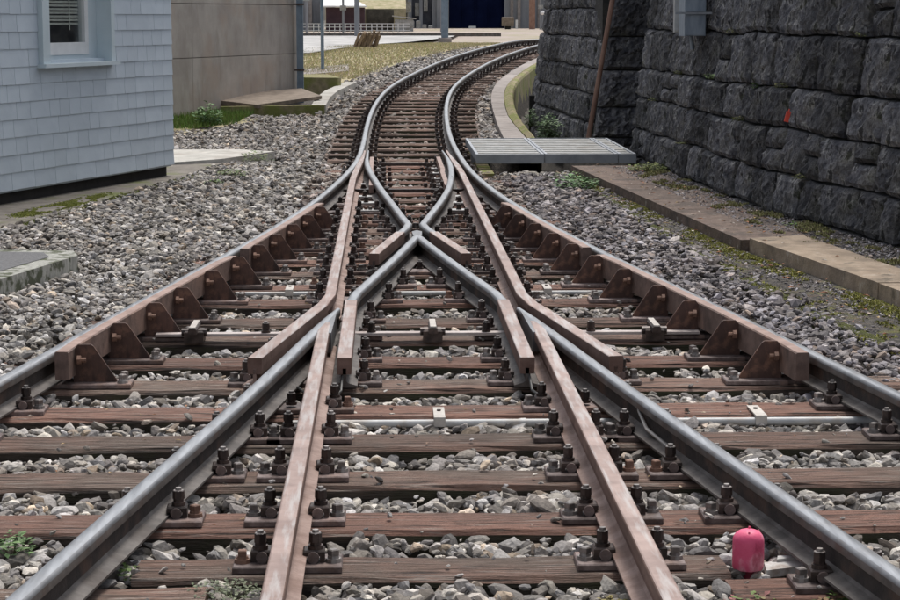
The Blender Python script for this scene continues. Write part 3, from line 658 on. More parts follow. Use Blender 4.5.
# ------------------------------------------------------------------ cabinet on the wall, tag, leaning pole
t = thing('junction_box', (2.85, 19.9, 1.5), 'blue grey metal junction box with conduit fixed high on the near stone wall', 'junction box')
build(MB().box(2.68, 2.885, 19.45, 19.85, 1.49, 1.95, .01), 'box_body', 'cabinet_blue', t)
build(MB().box(2.69, 2.875, 19.435, 19.449, 1.50, 1.70, .003).box(2.69, 2.875, 19.435, 19.449, 1.725, 1.94, .003), 'box_door', 'cabinet_blue', t)
build(MB().box(2.66, 2.70, 20.0, 20.1, 1.52, 2.0, .004), 'side_strip', 'conduit_grey', t)
build(MB().box(2.58, 3.0, 19.40, 19.43, 1.70, 1.72).box(2.95, 3.0, 19.38, 19.9, 1.62, 1.78), 'mounting_bracket', 'galv_frame', t)
build(MB().cyl((2.78, 19.7, 1.49), (2.80, 19.72, 1.36), .02, n=10), 'conduit', 'cabinet_blue', t)
o = build(MB().box(2.95, 2.985, 15.80, 15.812, .85, .935).box(2.963, 2.971, 15.799, 15.813, .935, .955), 'marker_tag', 'red_tag', None, (2.96, 15.8, .9)); o.rotation_euler = (0, R(14), 0)
tag(o, 'small bright red plastic tag stuck on the near stone wall', 'tag')
o = build(MB().cyl((2.41, 25.9, .1), (2.76, 25.7, 2.35), .032, n=12), 'leaning_pole', 'pole_rust', None, (2.41, 25.9, .1), True)
tag(o, 'rusty thin pole leaning against the stone wall behind the grating', 'pole')

# ------------------------------------------------------------------ grating
t = thing('grating_walkway', (1.6, 23, .2), 'galvanised steel grating walkway spanning the drain in front of the wall recess', 'grating')
xr = [(.76, 1.50), (1.51, 2.30), (2.31, 2.50)]
for a, b in xr:
    fr = MB().box(a, b, 21.62, 21.65, .10, .201).box(a, b, 24.47, 24.5, .10, .20).box(a, a+.03, 21.651, 24.469, .12, .2).box(b-.03, b, 21.651, 24.469, .12, .2)
    f = build(fr, 'grating_frame', 'galv_frame', t)
    bars = MB()
    for y in np.arange(21.70, 24.40, .26): bars.box(a+.031, b-.031, y, y+.155, .150, .192)
    for x in np.arange(a+.07, b-.04, .05): bars.box(x, x+.012, 21.66, 24.46, .160, .176)
    tag(build(bars, 'grating_bars', 'galvanised', f), kind='stuff')
build(MB().box(.76, 2.50, 22.9, 22.96, .02, .16), 'support_beam', 'galv_frame', t)
o = build(MB().box(.95, 2.6, 21.20, 21.28, -.4, -.02).box(.80, .93, 21.1, 24.5, -.4, .03), 'drain_wall', 'mossy_concrete', None, (1.6, 21.5, 0)); tag(o, 'low mossy concrete drain edge under the front of the grating', 'drain wall')

# ------------------------------------------------------------------ right verge
rows = [(y, kerbx(y), 4.6 if y < 12 else 3.4) for y in np.arange(6, 21.3, .5)]
sheet('verge', rows, .012, 'verge_soil')
vs = []; fs = []
sheet('wall_foot_soil', [(y, float(np.interp(y, [9, 11.7, 14.1, 21.36], [3.46, 3.11, 2.62, 2.2]))+.05*mn.noise((y*2.2, 3, 3)), 4.6 if y < 12 else 3.4) for y in np.arange(7, 21.3, .25)], .088, 'verge_soil')
m = MB(); pts = [(kerbx(y)+.02*mn.noise((y*1.3, 2, 1)), y, 0) for y in np.arange(6, 20.9, .18)]
m.sweep(pts, [(-.05, -.08), (.05, -.08), (.045, .012), (.01, .026), (-.035, .015)], wscale=[1+.6*mn.noise((p[1]*2.1, 5, 5)) for p in pts])
o = build(m, 'mossy_kerb', 'moss', None, (2, 6, 0)); tag(o, 'low moss covered kerb line dividing the ballast from the right verge', 'kerb')
t = thing('brown_walkway', (2.2, 14.2, .03), 'dirty brown concrete slab path along the foot of the near stone wall', 'path slab')
for (a, b) in ((14.12, 16.4), (16.41, 18.8), (18.81, 21.3)):
    f = lambda y: float(np.interp(y, [14.1, 21.36], [2.31, 1.76])); g = lambda y: float(np.interp(y, [14.1, 21.36], [2.86, 2.50]))
    build(MB().prism([(f(a), a), (g(a), a+.02), (g(b), b), (f(b), b)], -.03, .098), 'slab', 'brown_slab', t)
t = thing('tan_walkway', (2.5, 12, .03), 'cleaner tan concrete slab path lying at the right edge of the photo', 'path slab')
build(MB().prism([(2.37, 14.10), (2.79, 14.30), (3.03, 12.1), (3.09, 11.7), (2.70, 11.7)], .0, .112), 'slab', 'tan_slab', t)
build(MB().prism([(2.705, 11.69), (3.095, 11.69), (3.44, 9.1), (3.06, 9.0)], -.004, .108), 'slab', 'tan_slab', t)
o = build(MB().prism([(2.78, 14.2), (2.83, 14.2), (3.25, 10.8), (3.2, 10.8)], .02, .09), 'edging_board', 'board_grey', None, (2.8, 14, 0)); tag(o, 'thin grey edging board behind the tan slab', 'board')

# ------------------------------------------------------------------ path, mossy curb along the far curve
PY = [24, 26, 29, 37, 48]
def pth(y, k): return float(xt(y))+float(np.interp(y, PY, [[1.25, 1.25, 1.24, 1.10, 1.08], [1.54, 1.54, 1.43, 1.32, 1.30], [1.655, 1.655, 1.58, 1.50, 1.48]][k]))
t = thing('curve_path', (1.4, 26, .1), 'narrow pinkish concrete slab path on the inside of the far curve', 'path slab')
y = 24.6
while y < 47:
    L = 1.15; e = y+L-.035
    p = [(pth(y, 0), y), (pth(y, 1), y), (pth(e, 1), e), (pth(e, 0), e)]
    build(MB().prism(p, [T(y)-.1]*4, [T(y)+.03, T(y)+.03, T(y+L)+.03, T(y+L)+.03]), 'slab', 'concrete_path', t); y += L
m = MB()
ys = np.arange(24.6, 48, .4); vs = []; fs = []
for y in ys:
    a, b, z = pth(y, 1)+.01, pth(y, 2), T(y); h = .015*mn.noise((y*3, 1, 1))
    vs += [(a, y, z-.2), (a, y, z+.035+h), ((a+b)/2, y, z+.075+h), (b-.02, y, z+.06+h), (b, y, z+.02), (b, y, z-.8)]
for i in range(len(ys)-1):
    for k in range(5): fs.append((i*6+k, (i+1)*6+k, (i+1)*6+k+1, i*6+k+1))
m.add(vs, fs)
o = build(m, 'mossy_curb', 'mossy_concrete', None, (1.7, 25, 0)); tag(o, 'green mossy concrete curb between the slab path and the ditch', 'curb')
o = build(MB().box(2.13, 2.23, 32.6, 32.75, -.3, .40), 'drain_post', 'base_black', None, (2.1, 33, 0)); tag(o, 'black post in the green ditch beside the far wall', 'post')

# ------------------------------------------------------------------ blue shingled building on the left
C0 = Vector((-2.438, 20.96, 0)); a = R(19.3)
BD = Vector((-math.sin(a), -math.cos(a), 0)); BN = Vector((math.cos(a), -math.sin(a), 0))   # along the wall towards the camera, outward
def W(u, n, z): p = C0+BD*u+BN*n; return (p.x, p.y, z)
def wbox(mb, u0, u1, n0, n1, z0, z1):
    vs = [W(u, n, z) for z in (z0, z1) for u, n in ((u0, n0), (u1, n0), (u1, n1), (u0, n1))]
    return mb.add(vs, [(0, 1, 2, 3), (7, 6, 5, 4), (0, 4, 5, 1), (1, 5, 6, 2), (2, 6, 7, 3), (3, 7, 4, 0)])
bt = thing('shingled_building', tuple(C0), 'pale blue building with painted shingle cladding and one window at the left edge', 'building')
WU0, WU1, WZ0, WZ1 = 1.37, 2.79, 1.25, 2.55
ULEN = 7.6
m = MB()
wbox(m, 0, WU0+.05, -.16, -.02, .13, 3.6); wbox(m, WU1-.05, ULEN, -.16, -.02, .13, 3.6); wbox(m, WU0+.05, WU1-.05, -.16, -.02, .13, WZ0+.03); wbox(m, WU0+.05, WU1-.05, -.16, -.02, WZ1-.03, 3.6)
wbox(m, -.0, .14, -4.5, -.161, .13, 3.6)
build(m, 'wall', 'shingle_blue', bt)
build(wbox(MB(), .03, ULEN, -4.4, -.06, -.1, .128), 'plinth', 'base_black', bt)
build(wbox(MB(), -.35, ULEN, -4.6, .25, 3.6, 3.75), 'roof', 'bg_grey', bt)
rr = random.Random(3); z = .15; row = 0
while z < 3.55:
    h = .155; u = -.012
    while u < ULEN:
        wd = rr.uniform(.19, .27) if rr.random() < .5 else rr.choice([.2, .4, .6])*rr.uniform(.95, 1.05)
        if row % 3 == 1: wd *= .9
        u1 = min(u+wd, ULEN)
        inside = (u1 > WU0+.01 and u < WU1-.01 and z+h > WZ0+.01 and z < WZ1-.01)
        segs = [(u, u1)]
        if inside:
            segs = []
            if u < WU0: segs.append((u, WU0))
            if u1 > WU1: segs.append((WU1, u1))
        for (a0, a1) in segs:
            if a1-a0 < .02: continue
            dz = rr.uniform(-.002, .002); n0 = .012+rr.uniform(0, .002); n1 = .004
            g = .0026; zb = z+dz; zt = z+h+.012
            vs = [W(a0+g, -.015, zb), W(a1-g, -.015, zb), W(a1-g, n0, zb), W(a0+g, n0, zb), W(a0+g, -.015, zt), W(a1-g, -.015, zt), W(a1-g, n1, zt), W(a0+g, n1, zt)]
            mb = MB().add(vs, [(0, 1, 2, 3), (7, 6, 5, 4), (0, 4, 5, 1), (1, 5, 6, 2), (2, 6, 7, 3), (3, 7, 4, 0)])
            if z < 2.6: build(mb, 'shingle', 'shingle_blue', bt, W((a0+a1)/2, 0, z))
        u = u1
    z += h; row += 1
f = MB()
wbox(f, WU0, WU0+.075, -.02, .06, WZ0, WZ1); wbox(f, WU1-.13, WU1, -.02, .06, WZ0, WZ1); wbox(f, WU0+.075, WU1-.13, -.02, .06, WZ1-.08, WZ1)
wbox(f, WU0+.04, WU0+.075, -.14, -.0205, WZ0, WZ1)
wf = build(f, 'window', 'frame_blue', bt)
build(wbox(MB(), WU0-.03, WU1+.03, -.10, .10, WZ0-.035, WZ0-.001), 'sill', 'frame_blue', wf)
s = MB(); wbox(s, WU0+.076, 1.63, -.14, -.10, WZ0+.001, WZ1-.08); wbox(s, 2.52, WU1-.131, -.14, -.10, WZ0+.001, WZ1-.08); wbox(s, 1.63, 2.52, -.14, -.10, WZ0+.001, WZ0+.07)
build(s, 'reveal', 'frame_blue', wf)
s = MB(); wbox(s, 1.631, 1.70, -.15, -.09, WZ0+.071, WZ1-.08); wbox(s, 2.45, 2.519, -.15, -.09, WZ0+.071, WZ1-.08); wbox(s, 1.701, 2.449, -.15, -.09, WZ0+.071, WZ0+.185)
build(s, 'sash', 'white_paint', wf)
build(wbox(MB(), 1.701, 2.449, -.128, -.122, WZ0+.186, WZ1-.08), 'pane', 'window_glass', wf)
b = MB()
for z in np.arange(1.60, 2.4, .034): wbox(b, 1.71, 2.44, -.165, -.148, z, z+.019)
for u in (1.88, 2.28): wbox(b, u, u+.02, -.147, -.143, 1.55, 2.4)
tag(build(b, 'blinds', 'blind', wf), kind='stuff')
rm = MB(); wbox(rm, WU0, WU1, -1.5, -1.48, .9, 2.6); wbox(rm, WU0-.02, WU0, -1.5, -.17, .9, 2.6); wbox(rm, WU1, WU1+.02, -1.5, -.17, .9, 2.6); wbox(rm, WU0, WU1, -1.48, -.17, .9, .92); wbox(rm, WU0, WU1, -1.48, -.17, 2.58, 2.6)
build(rm, 'room', 'room_dark', bt)
build(wbox(MB(), WU0+.62, WU0+.9, -.5, -.3, 1.2, 1.62), 'curtain', 'bg_grey', bt)

# platforms on the left
t = thing('concrete_platform', (-2.8, 19, 0), 'worn concrete platform strip with moss along the foot of the blue building', 'platform')
build(MB().prism([(-2.05, 22.84), (-2.30, 20.9), (-2.64, 19), (-2.93, 17.4), (-3.25, 15.75), (-3.9, 12.8), (-5.6, 12.8), (-4.6, 16), (-2.9, 21.9)], -.1, [.03, .03, .03, .03, .03, .03, .03, .03, .055]), 'slab', 'platform_concrete', t)
t = thing('pale_slab', (-2.2, 23.4, 0), 'pale whitish concrete slab beyond the corner of the blue building', 'slab')
build(MB().prism([(-2.9, 24.5), (-2.0, 24.5), (-1.55, 24.1), (-2.08, 22.86), (-2.86, 22.0), (-3.6, 23.5)], -.1, .07), 'slab', 'concrete_pale', t)
t = thing('low_platform', (-2.6, 12.5, 0), 'low dark topped platform with a pale mossy concrete rim at the left edge', 'platform')
build(MB().prism([(-2.25, 13.15), (-2.32, 13.42), (-3.6, 13.6), (-3.4, 10.5), (-2.83, 10.5), (-2.55, 11.87)], -.1, .12), 'rim', 'curb_mossy', t)
build(MB().prism([(-2.42, 13.05), (-2.5, 13.3), (-3.59, 13.48), (-3.39, 10.52), (-2.99, 10.52), (-2.72, 11.85)], .1201, .124), 'top_surface', 'asphalt_dark', t)

# ------------------------------------------------------------------ concrete panel wall, hatch, kerbs
C1 = Vector((-3.27, 29.52, 0)); a = R(21); D1 = Vector((math.sin(a), math.cos(a), 0)); N1 = Vector((math.cos(a), -math.sin(a), 0))
def V(u, n, z): p = C1+D1*u+N1*n; return (p.x, p.y, z)
def vbox(mb, u0, u1, n0, n1, z0, z1, ):
    vs = [V(u, n, z) for z in (z0, z1) for u, n in ((u0, n0), (u1, n0), (u1, n1), (u0, n1))]
    return mb.add(vs, [(3, 2, 1, 0), (4, 5, 6, 7), (0, 1, 5, 4), (1, 2, 6, 5), (2, 3, 7, 6), (3, 0, 4, 7)])
t = thing('concrete_panel_wall', tuple(C1), 'stained beige concrete panel wall between the blue building and the blue post', 'concrete wall')
build(vbox(MB(), -4, 4.5, -.5, -.03, -.2, 3.6), 'wall_core', 'panel_concrete', t)
for z0, z1 in ((-.2, 1.06), (1.07, 1.86), (1.87, 2.7), (2.71, 3.6)):
    for u0, u1 in ((-4, -1.6), (-1.59, .54), (.55, 4.53)):
        build(vbox(MB(), u0, u1, -.03, 0, z0, z1), 'panel', 'panel_concrete', t)
t = thing('steel_post', (-1.60, 33.45, .3), 'blue grey steel post at the end of the concrete panel wall', 'post')
build(MB().box(-1.68, -1.57, 33.45, 33.56, .2, 3.6, .0), 'post_shaft', 'post_blue_grey', t)
for z in (.78, 1.86): build(MB().box(-1.73, -1.55, 33.42, 33.449, z, z+.03), 'band', 'dark_iron', t)
t = thing('cellar_hatch', (-2.2, 32, .3), 'slanted brown metal hatch cover at the foot of the concrete panel wall', 'hatch')
hp = [(-2.78, 31.1), (-1.95, 30.75), (-1.24, 31.9), (-1.55, 33.3), (-2.3, 32.5)]
build(MB().prism([(-2.82, 31.0), (-2.15, 30.4), (-1.22, 31.85), (-1.6, 33.3), (-2.5, 32.0)], [.34, .30, .38, .44, .40], [.40, .355, .43, .50, .47]), 'hatch_cover', 'hatch_brown', t)
build(MB().prism([(-2.7, 30.3), (-1.15, 30.75), (-1.15, 30.9), (-2.7, 30.45)], .0, .33), 'hatch_kerb', 'mossy_concrete', t)
t = thing('concrete_ledge', (-1.4, 35, .3), 'brown concrete ledge right of the blue post', 'ledge')
build(MB().prism([(-1.95, 36.0), (-1.05, 35.6), (-1.0, 35.8), (-1.3, 37.8), (-2.4, 38)], .1, .60), 'ledge_block', 'mossy_concrete', t)
t = thing('kerb_strip', (-1.2, 33, .3), 'pale concrete kerb strip curving up beside the ballast', 'kerb')
m = MB().sweep([(-1.24, 30.9, .28), (-1.22, 32.5, .33), (-1.13, 34.2, .375), (-.98, 35.6, .41), (-.84, 36.9, .435)], [(-.11, -.2), (.11, -.2), (.11, .05), (-.11, .05)])
build(m, 'kerb_top', 'concrete_pale', t)
t = thing('upper_footpath', (-1.3, 41, .5), 'pale footpath slab behind the concrete ledge', 'path slab')
build(MB().prism([(-2.4, 38.6), (-.95, 41.0), (-1.0, 43.2), (-1.6, 42.4), (-2.6, 40.5)], [.3, .4, .45, .4, .35], [.52, .58, .66, .62, .56]), 'slab', 'concrete_path', t)
o = build(MB().cyl((-1.50, 41.5, .55), (-1.51, 41.5, 3.4), .035, n=10), 'thin_pole', 'post_blue_grey', None, (-1.5, 41.5, .55), True); tag(o, 'thin grey pole beside the blue post left of the track', 'pole')

# ------------------------------------------------------------------ yard, background
rows = [(y, -40, xt(y)-1.75 if y < 52 else 60) for y in [42.0, 44, 46, 48, 50, 52, 54, 58, 64, 75, 100, 160]]
sheet('yard_ground', rows, -.07, 'yard_soil')
rows = [(38.4, -3.5, -.85), (40, -3.6, -.62), (42, -3.8, -.3), (44, -4, .05), (46, -4, .5), (48, -3.2, 1.0), (50, -2.0, 1.7), (52, -1.0, 2.3), (54, .2, 2.7), (57, 1.2, 3.2)]
sheet('grass_ground', rows, -.05, 'grass_soil')
rows = [(47.5, -9, -2.0), (50, -10, -1.2), (54, -11, -.3), (58, -12, .5), (64, -13, 1.3), (72, -14, 2.2), (86, -16, 3.0)]
sheet('pavement', rows, .03, 'apron')
def tufts(name, n, sampler, hgt, cols, label, seed, kind='stuff', wd=.006, group=None, lean=.5):
    r = np.random.default_rng(seed); vs = np.zeros((n*3, 3)); tone = np.zeros((n*3, 4)); tone[:, 3] = 1
    cs = np.array(cols)
    for i in range(n):
        x, y, z = sampler(r); h = hgt*r.uniform(.5, 1.2); an = r.uniform(0, 6.28); le = r.uniform(0, lean)*h; w_ = wd*r.uniform(.7, 1.4)
        px, py = math.cos(an+1.57)*w_, math.sin(an+1.57)*w_
        vs[i*3] = (x-px, y-py, z); vs[i*3+1] = (x+px, y+py, z); vs[i*3+2] = (x+math.cos(an)*le, y+math.sin(an)*le, z+h)
        c = cs[r.integers(len(cs))]*r.uniform(.7, 1.3); tone[i*3:i*3+3, :3] = c
    me = bpy.data.meshes.new(name); me.from_pydata(vs.tolist(), [], [(3*i, 3*i+1, 3*i+2) for i in range(n)])
    at = me.color_attributes.new('tone', 'FLOAT_COLOR', 'POINT'); at.data.foreach_set('color', tone.ravel()); me.materials.append(MATS['leaf_tone'])
    o = link(name, me); tag(o, label, None, group, kind); return o
def s_grass(r):
    y = r.uniform(38.6, 56.5); a = np.interp(y, [q[0] for q in [(38.4,), (57,)]], [-3.5, 1.0]); 
    lo = np.interp(y, [38.4, 46, 50, 57], [-3.5, -4, -2, 1.2]); hi = np.interp(y, [38.4, 42, 46, 50, 54, 57], [-.85, -.3, .5, 1.7, 2.7, 3.2])
    return r.uniform(lo, hi), y, T(y)
tufts('grass', 26000, s_grass, .045, [(.46, .42, .24), (.54, .47, .30), (.34, .36, .16), (.56, .46, .34)], 'dry yellow green grass strip beyond the ballast on the left', 21, wd=.012)
sheet('grass_bed', [(27.4, -4.6, -2.9), (28.4, -4.0, -2.5), (29.8, -3.6, -2.0)], -.06, 'grass_soil')
tufts('grass', 5000, lambda r: (lambda y: (r.uniform(-3.9, np.interp(y, [27.8, 28.6, 30.2], [-3.0, -2.35, -2.2])), y, T(y)-.03))(r.uniform(27.9, 30.3)), .10, [(.10, .19, .035), (.14, .24, .05), (.18, .22, .07)], 'fresh green grass at the foot of the concrete panel wall', 22, wd=.007)
# stack of rotten sleepers
t = thing('timber_stack', (-.8, 50.75, .92), 'jagged stack of rotten brown timbers standing on the yard edge', 'timber stack')
rr = random.Random(9)
for k in range(13):
    x = -1.0+k*.045; h = rr.uniform(.24, .42)-.0*k; le = .16+rr.uniform(-.04, .05)
    w_ = .034; y = 50.6+rr.uniform(-.12, .12)
    m = MB().add([(x-w_, y, .86), (x+w_, y, .86), (x+w_, y+.12, .86), (x-w_, y+.12, .86), (x-w_+le, y, .92+h), (x+w_+le, y+.03, .92+h+rr.uniform(-.06, .06)), (x+w_+le, y+.12, .92+h), (x-w_+le, y+.12, .92+h+.03)],
                 [(3, 2, 1, 0), (4, 5, 6, 7), (0, 1, 5, 4), (1, 2, 6, 5), (2, 3, 7, 6), (3, 0, 4, 7)])
    build(m, 'timber', 'rotten_wood', t, (x, y, .92))
t = thing('catenary_mast', (1.71, 64.5, .92), 'thick blue grey steel mast standing left of the dark depot door', 'mast')
m = MB().box(1.60, 1.82, 64.5, 64.53, .9, 6).box(1.60, 1.82, 64.75, 64.78, .9, 6).box(1.69, 1.73, 64.53, 64.75, .9, 6)
build(m, 'mast_shaft', 'post_blue_grey', t); build(MB().box(1.5, 1.92, 64.4, 64.9, .85, 1.0, .02), 'mast_foot', 'concrete_path', t)
t = thing('signal_pole', (-1.24, 75, .92), 'pale grey pole in the yard behind the timber stack', 'pole')
build(MB().cyl((-1.24, 75, .9), (-1.24, 75, 5), .10, .09, n=10), 'pole_shaft', 'bg_grey', t, smooth=True)
t = thing('yard_fence', (-4.8, 98, .9), 'long low white metal fence across the yard', 'fence')
for k in range(24):
    x = -5.2+k*.27*.95; build(MB().box(x-.02, x+.02, 98, 98.04, .88, 1.33), 'fence_post', 'white_paint', t)
for z in (.98, 1.14, 1.30): build(MB().box(-5.3, 1.0, 97.96, 97.995, z, z+.03), 'fence_rail', 'white_paint', t)
# background walls and buildings
t = thing('service_shed', (-3, 110, .9), 'dark maroon shed with a white roof behind the yard fence', 'shed')
build(MB().box(-3.4, -1.3, 110, 113, .8, 2.15), 'wall', 'maroon_wall', t)
build(MB().prism([(-3.7, 109.6), (-1.2, 109.6), (-2.2, 113.5), (-3.7, 113.5)], [2.16, 2.16, 2.7, 2.7], [2.24, 2.24, 2.78, 2.78]), 'roof', 'white_roof', t)
t = thing('grey_building', (-8, 112, .9), 'pale grey concrete building behind the fence at the far left', 'building')
build(MB().box(-12, -3.75, 112, 118, .8, 6), 'wall', 'bg_grey', t)
for x in (-4.4, -5.4, -6.6): build(MB().box(x, x+.18, 111.9, 111.99, .8, 5), 'column', 'concrete_path', t)
t = thing('embankment_wall', (.2, 112, .9), 'dark stone embankment wall with grass on top behind the fence', 'embankment wall')
build(MB().box(-1.25, .3, 112, 113, .8, 2.05), 'wall', 'bank_stone', t)
o = build(MB().prism([(-3, 114), (1, 114), (1, 130), (-4, 130)], [.8]*4, [2.1, 2.1, 7, 7]), 'grass_bank', 'grass_soil', None, (0, 114, 0)); tag(o, kind='structure')
t = thing('equipment_hut', (.5, 110, .9), 'small pale grey hut with sloping roof right of the embankment wall', 'hut')
build(MB().box(.35, 1.35, 110, 112, .8, 1.5), 'wall', 'galvanised', t); build(MB().prism([(.2, 109.8), (1.5, 109.8), (1.5, 112.2), (.2, 112.2)], [1.66, 1.51, 1.51, 1.66], [1.72, 1.57, 1.57, 1.72]), 'roof', 'concrete_pale', t)
dp = thing('depot_building', (6, 140, .9), 'dark depot building with a huge navy doorway at the end of the yard', 'building')
build(MB().box(8.1, 20, 140, 150, .6, 9).box(3.1, 4.25, 140, 150, .6, 9).box(.2, 1.0, 140, 150, .6, 9), 'wall', 'bg_grey', dp)
dr = build(MB().box(4.251, 8.099, 140.5, 140.7, .6, 9), 'door', 'navy_door', dp)
for x in (4.3, 5.2, 6.1, 7.0, 7.9): build(MB().box(x, x+.07, 140.42, 140.49, .7, 8), 'door_rib', 'navy_door', dr)
build(MB().box(5.6, 6.1, 139.2, 139.5, .85, 1.0, .03), 'threshold_block', 'white_paint', dp)
build(MB().box(1.001, 3.099, 140.4, 140.7, .6, 9), 'glazed_front', 'bg_dark', dp)
for x in (.55, 1.45, 2.2, 3.4, 3.9, 8.5, 9.0, 10.4, 11.5): build(MB().box(x, x+.22, 139.85, 139.99, .7, 7), 'pilaster', 'concrete_path' if x > 8 else 'bg_grey', dp)
for x, z in ((1.1, 1.9), (1.9, 1.7), (2.5, 2.0)): build(MB().box(x, x+.28, 140.2, 140.39, z, z+.9), 'window', 'galvanised', dp)
rr = random.Random(12)
for k in range(5): build(MB().box(1.1+k*.42, 1.4+k*.42, 138, 138.6, .85, 1.05+rr.random()*.5, .05), 'crate', 'galvanised', thing('yard_crate', (1.1+k*.42, 138, .9), f'{ORD[k]} pale crate from the left before the dark glazed depot front', 'crate', 'crates before the depot'))
rr = random.Random(77)
for x, y, h, w_, lab in ((-2.1, 92, 1.9, .05, 'slim grey pole just right of the maroon shed'), (2.6, 100, 3.2, .06, 'slim dark pole between the signal post and the thick mast'), (8.9, 118, 2.2, .05, 'slim pole right of the relay cabinet'), (-3.6, 88, 2.6, .05, 'slim pole in front of the grey building')):
    t = thing('yard_pole', (x, y, .9), lab, 'pole'); build(MB().cyl((x, y, .9), (x, y, .9+h), w_, n=8), 'pole_shaft', 'bg_grey', t); build(MB().box(x-.14, x+.14, y-.1, y-.06, .9+h*.55, .9+h*.55+.22), 'sign_plate', 'galvanised', t)
t = thing('signal_post', (1.2, 118, .9), 'grey signal post with a round plate left of the mast', 'signal')
build(MB().cyl((1.15, 118, .9), (1.15, 118, 5), .06, n=8), 'post_shaft', 'bg_grey', t); build(MB().box(.95, 1.35, 117.85, 117.93, 1.9, 2.5), 'signal_plate', 'galvanised', t)
t = thing('relay_cabinet', (7.6, 128, .9), 'small grey brown relay cabinet on a foot beside the depot doorway', 'cabinet')
build(MB().box(7.25, 8.0, 128, 128.5, 1.05, 1.62, .04), 'cabinet_body', 'hatch_brown', t); build(MB().box(7.45, 7.8, 128.1, 128.4, .85, 1.05), 'cabinet_foot', 'base_black', t)
build(MB().box(8.1, 8.24, 128, 128.1, .88, 1.45), 'side_post', 'white_paint', t)
t = thing('rusty_column', (9.2, 129, .9), 'rusty brown column right of the relay cabinet', 'column'); build(MB().box(9.05, 9.42, 129, 129.3, .85, 6), 'shaft', 'pole_rust', t)
t = thing('platform_lamp', (8.4, 112, .9), 'white round lamp on a thin post near the wall corner', 'lamp')
build(MB().cyl((8.55, 112, .9), (8.55, 112, 1.75), .03, n=6), 'lamp_post', 'bg_grey', t); build(MB().lathe((8.55, 112, 1.75), [(.05, 0), (.11, .06), (.12, .13), (.08, .2), (.02, .23)], 10), 'lamp_globe', 'white_roof', t)
o = build(MB().box(-9, 4.2, 76.5, 76.57, .92, 1.04).box(-9, 4.2, 77.6, 77.67, .92, 1.04), 'yard_rail', 'head_side', None, (0, 77, .9)); tag(o, 'distant yard track rails crossing left beyond the timber stack', 'rails')

# ------------------------------------------------------------------ ballast
def rock_variants(n, level, seed):
    r = np.random.default_rng(seed); out = []
    import bmesh
    for k in range(n):
        bm = bmesh.new(); bmesh.ops.create_icosphere(bm, subdivisions=level, radius=1)
        V_ = np.array([v.co[:] for v in bm.verts]); F_ = np.array([[v.index for v in f.verts] for f in bm.faces]); bm.free()
        V_ /= np.linalg.norm(V_, axis=1)[:, None]
        nn = r.normal(size=(9, 3)); nn /= np.linalg.norm(nn, axis=1)[:, None]; hh = r.uniform(.55, .95, 9)
        dt = V_@nn.T; rad = np.where(dt > .05, hh/np.maximum(dt, .05), 9).min(1); rad = np.minimum(rad, 1.25)
        V_ = V_*rad[:, None]*np.array([1.3, .92, .62])*r.uniform(.82, 1.18, 3)
        out.append((V_, F_))
    return out
def in_poly(px, py, poly):
    c = np.zeros(len(px), bool); n = len(poly)
    for i in range(n):
        x1, y1 = poly[i]; x2, y2 = poly[(i+1) % n]
        cond = ((y1 > py) != (y2 > py)) & (px < (x2-x1)*(py-y1)/(y2-y1+1e-12)+x1); c ^= cond
    return c
PLATP = [(-2.05, 22.84), (-2.30, 20.9), (-2.64, 19), (-2.93, 17.4), (-3.25, 15.75), (-3.9, 12.8), (-9, 12.8), (-9, 25), (-3.2, 24.6), (-2.0, 24.6), (-1.5, 24.1)]
LOWP = [(-2.22, 13.15), (-2.3, 13.45), (-3.6, 13.63), (-3.4, 10.2), (-2.80, 10.2), (-2.52, 11.87)]
GRP = [(.9, 21.36), (2.7, 21.36), (2.7, 24.55), (.74, 24.55)]
allS = np.array([(y, -(.53+off(y)+.38), .53+off(y)+.38) for y in YS]+[(6.03, -1.0, .83), (5.72, -2.3, -.76), (5.76, .8, 2.3)])
